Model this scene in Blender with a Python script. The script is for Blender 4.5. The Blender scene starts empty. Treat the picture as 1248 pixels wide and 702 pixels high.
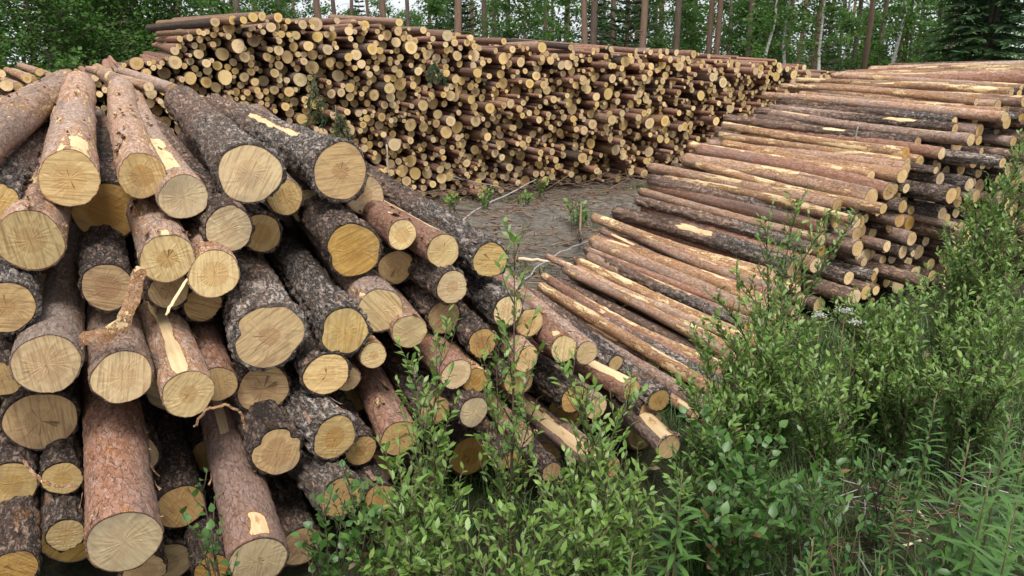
import bpy, math, random
import numpy as np
from mathutils import Vector, Matrix
random.seed(7); rng = np.random.default_rng(7)
scene = bpy.context.scene
col = scene.collection
PI = math.pi; R_ = math.radians

# ------------------------------------------------------------ camera, sky, sun, exposure
FPX, CAM_Z, PITCH, YAW = 970.0, 2.3, R_(17.4), R_(28.0)
cam = bpy.data.cameras.new('camera'); camo = bpy.data.objects.new('camera', cam); col.objects.link(camo)
cam.sensor_width = 36; cam.lens = FPX/1248*36; cam.clip_start = .05; cam.clip_end = 3000
camo.location = (0, 0, CAM_Z); camo.rotation_euler = (PI/2-PITCH, 0, -YAW)
scene.camera = camo
SUN_EL, SUN_AZ = R_(64), R_(205)          # azimuth clockwise from +Y: behind the camera
w = bpy.data.worlds.new('World'); scene.world = w; w.use_nodes = True
nt = w.node_tree; bgn = nt.nodes['Background']
sky = nt.nodes.new('ShaderNodeTexSky'); sky.sky_type = 'NISHITA'; sky.sun_disc = False
sky.sun_elevation = SUN_EL; sky.sun_rotation = SUN_AZ; sky.air_density = 1.0; sky.dust_density = 4.0; sky.ozone_density = 1.0
hs = nt.nodes.new('ShaderNodeHueSaturation'); hs.inputs['Saturation'].default_value = .22
nt.links.new(sky.outputs[0], hs.inputs['Color'])
wtc = nt.nodes.new('ShaderNodeTexCoord'); wno = nt.nodes.new('ShaderNodeTexNoise'); wno.inputs['Scale'].default_value = 2.2; wno.inputs['Detail'].default_value = 5
nt.links.new(wtc.outputs['Generated'], wno.inputs['Vector'])
wrp = nt.nodes.new('ShaderNodeMix'); wrp.data_type = 'RGBA'; wrp.inputs[6].default_value = (4.6, 4.9, 5.2, 1); wrp.inputs[7].default_value = (6.6, 6.8, 7.0, 1)
nt.links.new(wno.outputs[0], wrp.inputs[0])
wmx = nt.nodes.new('ShaderNodeMix'); wmx.data_type = 'RGBA'; wmx.inputs[0].default_value = .75      # cloud cover
nt.links.new(hs.outputs[0], wmx.inputs[6]); nt.links.new(wrp.outputs[2], wmx.inputs[7]); nt.links.new(wmx.outputs[2], bgn.inputs[0])
bgn.inputs[1].default_value = .085
sl = bpy.data.lights.new('sun', 'SUN'); sl.energy = 1.5; sl.angle = R_(22); sl.color = (1, .97, .92)
so = bpy.data.objects.new('sun', sl); col.objects.link(so)
sd = Vector((math.sin(SUN_AZ)*math.cos(SUN_EL), math.cos(SUN_AZ)*math.cos(SUN_EL), math.sin(SUN_EL)))
so.rotation_euler = sd.to_track_quat('Z', 'Y').to_euler()
scene.view_settings.view_transform = 'Standard'; scene.view_settings.look = 'None'
scene.view_settings.exposure = 1.3; scene.view_settings.gamma = 1

# ------------------------------------------------------------ photograph geometry (pixel of the photo -> point in the place)
FW = np.array([math.sin(YAW)*math.cos(PITCH), math.cos(YAW)*math.cos(PITCH), -math.sin(PITCH)])
RT = np.array([math.cos(YAW), -math.sin(YAW), 0.0]); UP = np.cross(RT, FW); CP = np.array([0, 0, CAM_Z])
def ray(x, y): return FW + RT*(x-624)/FPX - UP*(y-351)/FPX
def at_depth(x, y, t): return CP + ray(x, y)*t
def at_Y(x, y, Y): d = ray(x, y); return CP + d*(Y/d[1])
def at_Z(x, y, Z=0.0): d = ray(x, y); return CP + d*((Z-CAM_Z)/d[2])
def proj(P):
    v = np.asarray(P, float)-CP; z = v@FW
    return 624+FPX*(v@RT)/z, 351-FPX*(v@UP)/z, z

# ------------------------------------------------------------ noise
def hsh(i, j, s=0):
    v = np.sin(np.asarray(i)*127.1+np.asarray(j)*311.7+s*74.7)*43758.5453
    return v-np.floor(v)
def vnoise(x, y, s=0, px=None):
    xi, yi = np.floor(x), np.floor(y); fx, fy = x-xi, y-yi
    fx = fx*fx*(3-2*fx); fy = fy*fy*(3-2*fy)
    m = (lambda a: np.mod(a, px)) if px else (lambda a: a)
    a, b = hsh(m(xi), yi, s), hsh(m(xi+1), yi, s); c, d = hsh(m(xi), yi+1, s), hsh(m(xi+1), yi+1, s)
    return (a*(1-fx)+b*fx)*(1-fy)+(c*(1-fx)+d*fx)*fy
def fbm(x, y, s=0, o=4):
    r = 0; a = .5
    for k in range(o): r = r+a*vnoise(x*2**k, y*2**k, s+k*7); a *= .5
    return r
def worley(x, y, px, s=0):
    """cell id noise, distance to border; periodic in x with period px"""
    xi, yi = np.floor(x), np.floor(y); d1 = np.full(x.shape, 9.); d2 = d1.copy(); idv = np.zeros(x.shape)
    for i in (-1, 0, 1):
        for j in (-1, 0, 1):
            cx, cy = xi+i, yi+j; mx = np.mod(cx, px)
            ox, oy = hsh(mx, cy, s), hsh(mx, cy, s+3)
            d = (cx+ox-x)**2+(cy+oy-y)**2
            n = d < d1; d2 = np.where(n, d1, np.minimum(d2, d)); d1 = np.where(n, d, d1); idv = np.where(n, hsh(mx, cy, s+5), idv)
    return idv, np.sqrt(d2)-np.sqrt(d1)

# ------------------------------------------------------------ mesh helpers
def mesh_np(name, V, polys, attrs=None, mats=(), midx=None, smooth=True):
    """polys: list of int arrays (n,k); one array for each polygon size"""
    me = bpy.data.meshes.new(name); V = np.asarray(V, np.float32)
    polys = [np.asarray(p, np.int32) for p in polys if len(p)]
    me.vertices.add(len(V)); me.vertices.foreach_set('co', V.ravel())
    lv = np.concatenate([p.ravel() for p in polys]); tot = np.concatenate([np.full(len(p), p.shape[1], np.int32) for p in polys])
    st = np.concatenate([[0], np.cumsum(tot)[:-1]]).astype(np.int32)
    me.loops.add(len(lv)); me.loops.foreach_set('vertex_index', lv)
    me.polygons.add(len(tot)); me.polygons.foreach_set('loop_start', st)
    for m in mats: me.materials.append(m)
    if midx is not None: me.polygons.foreach_set('material_index', np.asarray(midx, np.int32))
    me.polygons.foreach_set('use_smooth', np.full(len(tot), smooth))
    for k, a in (attrs or {}).items():
        at = me.attributes.new(k, 'FLOAT', 'POINT'); at.data.foreach_set('value', np.asarray(a, np.float32))
    me.update(calc_edges=True); me.validate()
    return me
def link(name, me, parent=None, M=None):
    o = bpy.data.objects.new(name, me); col.objects.link(o)
    if parent is not None: o.parent = parent
    if M is not None: o.matrix_local = M
    return o
def tag(o, label=None, cat=None, group=None, kind=None):
    if label: o['label'] = label
    if cat: o['category'] = cat
    if group: o['group'] = group
    if kind: o['kind'] = kind
    return o
def empty(name, M):
    o = bpy.data.objects.new(name, None); o.empty_display_size = .1; col.objects.link(o); o.matrix_local = M
    return o
def dir_mat(p, d, roll=0, s=1):
    """local +Y runs along d"""
    y = Vector(d).normalized(); x = y.cross(Vector((0, 0, 1)))
    x = x.normalized() if x.length > 1e-5 else Vector((1, 0, 0)); z = x.cross(y)
    m = Matrix((x, y, z)).transposed() @ Matrix.Rotation(roll, 3, 'Y')
    return Matrix.Translation(Vector(p)) @ m.to_4x4() @ Matrix.Scale(s, 4)
class Geo:
    """collects many small pieces into one mesh"""
    def __init__(s): s.V = []; s.P = {}; s.A = {}; s.M = {}; s.n = 0
    def add(s, V, polys, attrs=None, mi=0):
        V = np.asarray(V, float); s.V.append(V)
        for p in polys:
            p = np.asarray(p)
            if len(p): s.P.setdefault(p.shape[1], []).append(p+s.n); s.M.setdefault(p.shape[1], []).append(np.full(len(p), mi))
        for k, a in (attrs or {}).items(): s.A.setdefault(k, []).append(np.broadcast_to(a, (len(V),)))
        s.n += len(V)
    def build(s, name, mats, smooth=True):
        ks = sorted(s.P)
        return mesh_np(name, np.concatenate(s.V), [np.concatenate(s.P[k]) for k in ks], {k: np.concatenate(a) for k, a in s.A.items()},
                       mats, np.concatenate([np.concatenate(s.M[k]) for k in ks]), smooth)
def tube(pts, rad, n=5):
    pts = np.asarray(pts, float); rad = np.broadcast_to(rad, (len(pts),)); V = []
    for i, p in enumerate(pts):
        d = pts[min(i+1, len(pts)-1)]-pts[max(i-1, 0)]; d = d/(np.linalg.norm(d)+1e-9)
        a = np.cross(d, [0, 0, 1] if abs(d[2]) < .9 else [1, 0, 0]); a /= np.linalg.norm(a); b = np.cross(d, a)
        th = np.arange(n)*2*PI/n
        V.append(p+rad[i]*(np.cos(th)[:, None]*a+np.sin(th)[:, None]*b))
    i = np.arange(n); j = (i+1) % n
    Q = np.concatenate([np.stack([k*n+i, k*n+j, (k+1)*n+j, (k+1)*n+i], 1) for k in range(len(pts)-1)])
    m = len(pts)-1
    return np.concatenate(V), Q, [list(range(n))[::-1], [m*n+k for k in range(n)]]
def add_tube(g, pts, rad, n=5, attrs=None, mi=0):
    V, Q, caps = tube(pts, rad, n); g.add(V, [Q]+([np.array(caps)]), attrs, mi)

# ------------------------------------------------------------ materials
def new_mat(name):
    m = bpy.data.materials.new(name); m.use_nodes = True; t = m.node_tree
    return m, t, t.nodes['Principled BSDF']
class NB:
    def __init__(s, t): s.t = t
    def n(s, ty, **kw):
        o = s.t.nodes.new(ty)
        for k, v in kw.items(): setattr(o, k, v)
        return o
    def lk(s, a, b): s.t.links.new(a, b)
    def put(s, sock, v):
        if hasattr(v, 'is_linked') or hasattr(v, 'links'): s.lk(v, sock)
        else: sock.default_value = v
    def math(s, op, a, b=0., c=None):
        o = s.n('ShaderNodeMath', operation=op); s.put(o.inputs[0], a); s.put(o.inputs[1], b)
        if c is not None: s.put(o.inputs[2], c)
        return o.outputs[0]
    def mix(s, f, a, b):
        o = s.n('ShaderNodeMix', data_type='RGBA'); s.put(o.inputs[0], f)
        for i, v in ((6, a), (7, b)):
            if isinstance(v, tuple): v = (*v, 1) if len(v) == 3 else v
            s.put(o.inputs[i], v)
        return o.outputs[2]
    def ramp(s, f, lo, hi): 
        o = s.n('ShaderNodeMapRange', interpolation_type='SMOOTHSTEP'); s.put(o.inputs[0], f); o.inputs[1].default_value = lo; o.inputs[2].default_value = hi
        return o.outputs[0]
    def noise(s, vec, scale, detail=4., rough=.6, dist=0.):
        o = s.n('ShaderNodeTexNoise'); s.lk(vec, o.inputs['Vector']); o.inputs['Scale'].default_value = scale
        o.inputs['Detail'].default_value = detail; o.inputs['Roughness'].default_value = rough; o.inputs['Distortion'].default_value = dist
        return o.outputs[0]
    def voro(s, vec, scale, feature='DISTANCE_TO_EDGE', out=0):
        o = s.n('ShaderNodeTexVoronoi', feature=feature); s.lk(vec, o.inputs['Vector']); o.inputs['Scale'].default_value = scale
        return o.outputs[out]
    def attr(s, name): return s.n('ShaderNodeAttribute', attribute_name=name).outputs['Fac']
    def obj(s, scale=(1, 1, 1), shift=True):
        tc = s.n('ShaderNodeTexCoord'); m = s.n('ShaderNodeMapping'); s.lk(tc.outputs['Object'], m.inputs[0]); m.inputs['Scale'].default_value = scale
        if shift:
            r = s.n('ShaderNodeObjectInfo').outputs['Random']; c = s.n('ShaderNodeCombineXYZ'); k = s.math('MULTIPLY', r, 37.)
            for i in range(3): s.lk(k, c.inputs[i])
            s.lk(c.outputs[0], m.inputs['Location'])
        return m.outputs[0]
    def rnd(s): return s.n('ShaderNodeObjectInfo').outputs['Random']
    def bump(s, bsdf, h, strength, dist):
        b = s.n('ShaderNodeBump'); b.inputs['Strength'].default_value = strength; b.inputs['Distance'].default_value = dist
        s.lk(h, b.inputs['Height']); s.lk(b.outputs[0], bsdf.inputs['Normal'])

def bark_mat(name, plate, plate2, crack, flake, grey=0., bare=.0, thick=False):
    """plate/plate2/flake: bark scales; crack: fissures; bare: share of stripped pale wood; thick: old furrowed bark"""
    m, t, p = new_mat(name); b = NB(t); v = b.obj()
    def warp(vec, sc, amt):
        n = b.n('ShaderNodeTexNoise'); b.lk(vec, n.inputs['Vector']); n.inputs['Scale'].default_value = sc; n.inputs['Detail'].default_value = 3
        a = b.n('ShaderNodeVectorMath', operation='SUBTRACT'); b.lk(n.outputs['Color'], a.inputs[0]); a.inputs[1].default_value = (.5, .5, .5)
        q = b.n('ShaderNodeVectorMath', operation='SCALE'); b.lk(a.outputs[0], q.inputs[0]); q.inputs['Scale'].default_value = amt
        o = b.n('ShaderNodeVectorMath', operation='ADD'); b.lk(vec, o.inputs[0]); b.lk(q.outputs[0], o.inputs[1]); return o.outputs[0]
    vs = b.obj((1, .45, 1)); vl = b.obj((1, .16, 1)); vw = warp(warp(vs, 22, .05), 60, .03)
    h = b.attr('h'); r = b.rnd(); a = b.attr('rnd')
    big = b.noise(vs, 4, 4, .6); mid = b.noise(v, 38, 5, .75); fine = b.noise(v, 150, 4, .75)
    def cells(sc):
        o = b.n('ShaderNodeTexVoronoi', feature='F1'); b.lk(vw, o.inputs['Vector']); o.inputs['Scale'].default_value = sc
        q = b.n('ShaderNodeSeparateColor'); b.lk(o.outputs['Color'], q.inputs[0]); return q.outputs[0]
    c1, c2 = cells(44), cells(90); e1 = b.voro(vw, 44)
    c = b.mix(b.ramp(b.math('ADD', b.math('MULTIPLY', c1, .6), b.math('MULTIPLY', big, .7)), .35, .95), plate, plate2)
    c = b.mix(b.math('MULTIPLY', b.ramp(b.math('ADD', b.math('MULTIPLY', c2, .5), b.math('MULTIPLY', mid, .8)), .62, .86), .85), c, flake)
    if thick:
        fur = b.noise(warp(vs, 16, .07), 26, 5, .7); fr = b.math('ABSOLUTE', b.math('SUBTRACT', fur, .5))
        crk = b.math('MINIMUM', b.ramp(h, .05, .5), b.ramp(fr, .0, .09))
        cw = .9
    else:
        crk = b.math('MINIMUM', b.math('ADD', b.ramp(h, .0, .3), .35), b.math('ADD', b.ramp(e1, .0, .10), b.ramp(mid, .62, .42)))
        cw = .7
    c = b.mix(b.math('MULTIPLY', b.math('SUBTRACT', 1., crk), cw), c, crack)
    c = b.mix(b.math('MULTIPLY', b.ramp(fine, .52, .75), .45), c, flake)
    c = b.mix(b.math('MULTIPLY', b.ramp(b.noise(vs, 11, 4, .7), .62, .70), .55), c, (.34, .155, .06))
    if grey: c = b.mix(b.math('MULTIPLY', b.ramp(b.noise(v, 60, 5, .8), .52, .62), grey), c, (.42, .41, .40))
    if thick:
        sy = b.n('ShaderNodeSeparateXYZ'); tco = b.n('ShaderNodeTexCoord'); b.lk(tco.outputs['Object'], sy.inputs[0])
        yy = b.math('ADD', sy.outputs[1], b.math('MULTIPLY', b.math('SUBTRACT', big, .5), 1.6))
        yy = b.math('SUBTRACT', yy, b.math('MULTIPLY', r, .9))
        thin = b.mix(b.math('MULTIPLY', c1, .9), (.30, .185, .13), (.40, .30, .25)); thin = b.mix(b.math('MULTIPLY', b.math('SUBTRACT', 1., crk), .5), thin, crack)
        c = b.mix(b.math('MULTIPLY', b.ramp(yy, .25, .95), .85), c, thin)
    bm = b.noise(vl, 15, 5, .7); bs = b.noise(v, 70, 3, .7)
    bz = b.math('ADD', b.math('MULTIPLY', b.math('SUBTRACT', bm, .5), 1.1), b.math('MULTIPLY', b.math('SUBTRACT', bs, .5), .5))
    bx_ = b.math('ADD', b.math('MULTIPLY', b.attr('bare'), .8), bz); ba = b.ramp(bx_, .5, .55); inner = b.ramp(bx_, .34, .40)
    if bare:
        bb = b.math('ADD', bm, b.math('MULTIPLY', b.math('SUBTRACT', bs, .5), .35))
        ba = b.math('MAXIMUM', ba, b.ramp(bb, .70-bare*.30, .725-bare*.30)); inner = b.math('MAXIMUM', inner, b.ramp(bb, .665-bare*.30, .685-bare*.30))
    st = b.noise(b.obj((1, .08, 1)), 7, 4, .65); c = b.mix(b.math('MULTIPLY', b.ramp(st, .54, .68), .6), c, crack)
    gr = b.noise(b.obj((.8, .25, .8)), 2.2, 3, .6); c = b.mix(b.math('MULTIPLY', b.ramp(gr, .5, .68), .4), c, (.205, .185, .175) if not thick else plate2)
    wood = b.mix(b.noise(b.obj((6, .4, 6)), 9, 5), (.40, .26, .13), (.70, .58, .40))
    wood = b.mix(b.ramp(b.noise(vs, 20, 4), .55, .75), wood, (.33, .18, .085))
    c = b.mix(b.math('MULTIPLY', inner, .75), c, b.mix(fine, (.40, .19, .075), (.26, .11, .045)))
    c = b.mix(ba, c, wood)
    hv = b.n('ShaderNodeHueSaturation'); b.lk(c, hv.inputs['Color'])
    rr = b.math('FRACT', b.math('ADD', b.math('MULTIPLY', r, 7.3), a))
    b.lk(b.math('MULTIPLY_ADD', rr, .50, .92), hv.inputs['Value']); hv.inputs['Saturation'].default_value = 1.14
    b.lk(hv.outputs[0], p.inputs['Base Color']); p.inputs['Roughness'].default_value = .8
    p.inputs['Specular IOR Level'].default_value = .35
    hh = b.math('ADD', b.math('MULTIPLY', mid, .7), b.math('ADD', b.math('MULTIPLY', crk, .8 if thick else .35), b.math('ADD', b.math('MULTIPLY', fine, .35), b.math('MULTIPLY', c1, .35))))
    hh = b.math('MULTIPLY', hh, b.math('SUBTRACT', 1., b.math('MULTIPLY', ba, .9)))
    b.bump(p, hh, 1., .018 if thick else .012)
    return m
BARK = {
 'g': bark_mat('bark_grey_plates', (.30, .24, .20), (.20, .14, .105), (.020, .012, .009), (.42, .375, .34), grey=.75, thick=True),
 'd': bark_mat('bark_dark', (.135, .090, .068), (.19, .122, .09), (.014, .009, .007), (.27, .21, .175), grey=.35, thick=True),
 't': bark_mat('bark_thin_pink', (.40, .265, .195), (.33, .185, .115), (.06, .03, .02), (.50, .39, .325), bare=.33),
 'm': bark_mat('bark_mixed', (.29, .195, .15), (.22, .125, .08), (.04, .021, .015), (.39, .315, .275), grey=.3, bare=.12),
 'r': bark_mat('bark_red_scales', (.27, .15, .105), (.215, .11, .07), (.05, .023, .016), (.33, .225, .185), bare=.0),
 'o': bark_mat('bark_orange', (.36, .215, .13), (.27, .15, .095), (.05, .026, .017), (.44, .32, .23), bare=.42),
 'p': bark_mat('bark_half_peeled', (.36, .215, .13), (.27, .15, .095), (.05, .026, .017), (.46, .34, .25), bare=.62),
}
def end_mat(name, sap, heart, dirt, far=False):
    m, t, p = new_mat(name); b = NB(t); v = b.obj((1, 1, 1)); tc = b.n('ShaderNodeTexCoord').outputs['Object']
    rad = b.attr('rad'); r = b.rnd(); a = b.attr('rnd')
    rr = b.math('FRACT', b.math('ADD', b.math('MULTIPLY', r, 11.7), a))
    wob = b.noise(v, 14, 3); R = b.math('ADD', rad, b.math('MULTIPLY', b.math('SUBTRACT', wob, .5), .30))
    hsz = b.math('MULTIPLY_ADD', b.math('FRACT', b.math('MULTIPLY', rr, 5.3)), .32, .30)
    hm = b.ramp(b.math('SUBTRACT', R, hsz), .02, -.02)
    hm.node.inputs[1].default_value = -.02; hm.node.inputs[2].default_value = .03
    hm = b.math('MULTIPLY', b.math('SUBTRACT', 1., hm), b.math('MULTIPLY_ADD', b.math('FRACT', b.math('MULTIPLY', rr, 9.1)), .95, .1))
    c = b.mix(hm, sap, heart)
    if not far:
        ring = b.math('SINE', b.math('MULTIPLY', R, 70.)); ring2 = b.math('SINE', b.math('MULTIPLY', R, 23.))
        rg = b.math('MULTIPLY', b.math('ADD', b.math('MULTIPLY', ring, .5), ring2), b.math('MULTIPLY_ADD', b.math('FRACT', b.math('MULTIPLY', rr, 21.3)), .35, .08))
        c = b.mix(b.math('MAXIMUM', rg, 0.), c, heart)
        # saw marks, turned a different way on each log
        rot = b.n('ShaderNodeVectorRotate', rotation_type='Y_AXIS'); b.lk(tc, rot.inputs[0]); b.lk(b.math('MULTIPLY', r, 47.), rot.inputs['Angle'])
        mp = b.n('ShaderNodeMapping'); b.lk(rot.outputs[0], mp.inputs[0]); mp.inputs['Scale'].default_value = (.06, 1, 1)
        saw = b.noise(mp.outputs[0], 110, 3, .7)
        c = b.mix(b.math('MULTIPLY', b.ramp(saw, .42, .68), b.math('MULTIPLY_ADD', b.math('FRACT', b.math('MULTIPLY', rr, 17.9)), .65, .3)), c, dirt)
        # drying checks that run out from the pith
        nv = b.n('ShaderNodeVectorMath', operation='NORMALIZE'); sx = b.n('ShaderNodeSeparateXYZ'); b.lk(tc, sx.inputs[0])
        cx = b.n('ShaderNodeCombineXYZ'); b.lk(sx.outputs[0], cx.inputs[0]); b.lk(sx.outputs[2], cx.inputs[1]); b.lk(cx.outputs[0], nv.inputs[0])
        ad = b.n('ShaderNodeVectorMath', operation='ADD'); b.lk(nv.outputs[0], ad.inputs[0])
        cc = b.n('ShaderNodeCombineXYZ'); [b.lk(b.math('MULTIPLY', r, 91.), cc.inputs[i]) for i in range(3)]; b.lk(cc.outputs[0], ad.inputs[1])
        chk = b.noise(ad.outputs[0], 3.6, 4, .75)
        c = b.mix(b.math('MULTIPLY', b.ramp(chk, .62, .72), b.math('MULTIPLY', b.ramp(rad, .8, .2), .18)), c, dirt)
    if not far:
        ck = b.noise(ad.outputs[0], .8, 1.5, .5); ln_ = b.math('SUBTRACT', 1., b.ramp(b.math('ABSOLUTE', b.math('SUBTRACT', ck, .5)), .004, .016))
        ext = b.math('SUBTRACT', 1., b.ramp(b.math('SUBTRACT', rad, b.math('MULTIPLY', b.math('FRACT', b.math('MULTIPLY', rr, 29.)), .6)), -.05, .05))
        c = b.mix(b.math('MULTIPLY', b.math('MULTIPLY', ln_, ext), .8), c, (.10, .055, .028))
    dn = b.noise(v, 7, 5, .65)
    c = b.mix(b.math('MULTIPLY', b.ramp(dn, .46, .74), b.math('MULTIPLY_ADD', b.math('FRACT', b.math('MULTIPLY', rr, 33.)), .65, .15)), c, dirt)
    c = b.mix(b.math('MULTIPLY', b.ramp(rad, .95, 1.0), .35), c, (.25, .13, .06))
    stn = b.noise(b.obj((1, 1, 1)), 3.1, 4, .7); c = b.mix(b.math('MULTIPLY', b.ramp(stn, .50, .66), b.math('MULTIPLY', b.math('FRACT', b.math('MULTIPLY', rr, 41.)), .5)), c, (.28, .21, .14))
    sp = b.noise(v, 160, 2, .8)
    c = b.mix(b.math('MULTIPLY', b.ramp(sp, .62, .75), .4), c, (.72, .58, .36))
    hv = b.n('ShaderNodeHueSaturation'); b.lk(c, hv.inputs['Color'])
    b.lk(b.math('MULTIPLY_ADD', b.math('FRACT', b.math('MULTIPLY', rr, 3.7)), .45, .76), hv.inputs['Value'])
    b.lk(b.math('MULTIPLY_ADD', b.math('FRACT', b.math('MULTIPLY', rr, 6.7)), .3, .86), hv.inputs['Saturation'])
    b.lk(b.math('MULTIPLY_ADD', b.math('FRACT', b.math('MULTIPLY', rr, 13.1)), .009, .495), hv.inputs['Hue'])
    b.lk(hv.outputs[0], p.inputs['Base Color']); p.inputs['Roughness'].default_value = .75
    p.inputs['Specular IOR Level'].default_value = .3
    if not far: b.bump(p, saw, .35, .004)
    return m
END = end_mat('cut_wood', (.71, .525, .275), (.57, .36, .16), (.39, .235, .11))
END_ORANGE_SHADE = end_mat('cut_wood_orange_shade', (.56, .365, .155), (.42, .235, .09), (.24, .13, .06))  # orange ends; also a darker tone painting shade onto recessed ends
END_F = end_mat('cut_wood_small', (.70, .51, .25), (.53, .34, .14), (.38, .23, .10), far=True)

def leaf_mat(name, a, bcol, tip, trans=.3, rough=.42, dead=None):
    m, t, p = new_mat(name); b = NB(t); c1 = b.attr('rnd'); c2 = b.attr('tip')
    r = b.math('FRACT', b.math('ADD', c1, b.math('MULTIPLY', b.rnd(), 5.7)))
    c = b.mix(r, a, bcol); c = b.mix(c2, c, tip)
    if dead: c = b.mix(b.ramp(r, .975, .985), c, dead)
    c = b.mix(b.math('MULTIPLY', b.noise(b.obj(), 60, 2), .35), c, a)
    b.lk(c, p.inputs['Base Color']); p.inputs['Roughness'].default_value = rough; p.inputs['Specular IOR Level'].default_value = .5
    tr = b.n('ShaderNodeBsdfTranslucent'); b.lk(c, tr.inputs[0])
    mx = b.n('ShaderNodeMixShader'); mx.inputs[0].default_value = trans
    b.lk(p.outputs[0], mx.inputs[1]); b.lk(tr.outputs[0], mx.inputs[2]); b.lk(mx.outputs[0], t.nodes['Material Output'].inputs[0])
    return m
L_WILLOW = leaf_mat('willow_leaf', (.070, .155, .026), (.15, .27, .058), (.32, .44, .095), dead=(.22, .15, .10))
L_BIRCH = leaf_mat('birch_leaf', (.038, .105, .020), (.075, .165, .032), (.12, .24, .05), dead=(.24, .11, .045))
L_FIRE = leaf_mat('fireweed_leaf', (.028, .092, .018), (.056, .145, .028), (.15, .28, .05))
L_GRASS = leaf_mat('grass_blade', (.042, .098, .018), (.08, .155, .034), (.15, .18, .06), rough=.6)
L_TREE = leaf_mat('forest_leaf', (.062, .15, .028), (.115, .24, .05), (.19, .33, .07), trans=.6, rough=.55)
L_SPRUCE = leaf_mat('spruce_needle', (.035, .08, .028), (.06, .12, .042), (.085, .17, .055), trans=.3, rough=.6)
L_PINE = leaf_mat('pine_needle', (.045, .09, .036), (.075, .14, .055), (.10, .18, .07), trans=.3, rough=.6)
L_DRY = leaf_mat('dry_twig_needles', (.16, .09, .045), (.25, .15, .08), (.28, .19, .11), trans=.1, rough=.8)
L_PETAL = leaf_mat('white_petal', (.42, .45, .38), (.55, .56, .50), (.55, .55, .5), trans=.3, rough=.7)
def flat_mat(name, a, bcol, scale=20, rough=.8, stretch=(1, 1, 1), bump=.3):
    m, t, p = new_mat(name); b = NB(t); v = b.obj(stretch); n = b.noise(v, scale, 5, .65)
    c = b.mix(b.ramp(n, .3, .7), a, bcol)
    hv = b.n('ShaderNodeHueSaturation'); b.lk(c, hv.inputs['Color'])
    b.lk(b.math('MULTIPLY_ADD', b.math('FRACT', b.math('ADD', b.attr('rnd'), b.rnd())), .5, .75), hv.inputs['Value'])
    b.lk(hv.outputs[0], p.inputs['Base Color']); p.inputs['Roughness'].default_value = rough; b.bump(p, n, bump, .01)
    return m
STEM = flat_mat('shrub_stem', (.075, .045, .032), (.12, .075, .05), 40)
STEM_G = flat_mat('green_stem', (.14, .12, .05), (.17, .09, .05), 30)
TWIG_GREY = flat_mat('weathered_twig', (.25, .23, .21), (.40, .37, .34), 30)
TWIG_BROWN = flat_mat('brown_twig', (.13, .085, .06), (.21, .14, .095), 30)
TWIG_PALE = flat_mat('peeled_stick', (.42, .33, .22), (.58, .48, .35), 20)
STRIP = flat_mat('bark_strip', (.33, .20, .10), (.13, .065, .035), 38, bump=.8)
SPLINTER = flat_mat('splinter_wood', (.55, .40, .22), (.66, .52, .32), 25)
PINE_T = flat_mat('pine_trunk', (.17, .105, .075), (.25, .15, .10), 9, stretch=(1, 1, .3), bump=.6)
PINE_D = flat_mat('old_pine_trunk', (.10, .07, .055), (.17, .115, .085), 9, stretch=(1, 1, .3), bump=.6)
BIRCH_T = flat_mat('birch_trunk', (.62, .60, .55), (.30, .27, .24), 6, stretch=(1, 1, 2.5))
SPRUCE_T = flat_mat('spruce_trunk', (.10, .08, .065), (.15, .12, .10), 9)

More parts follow.
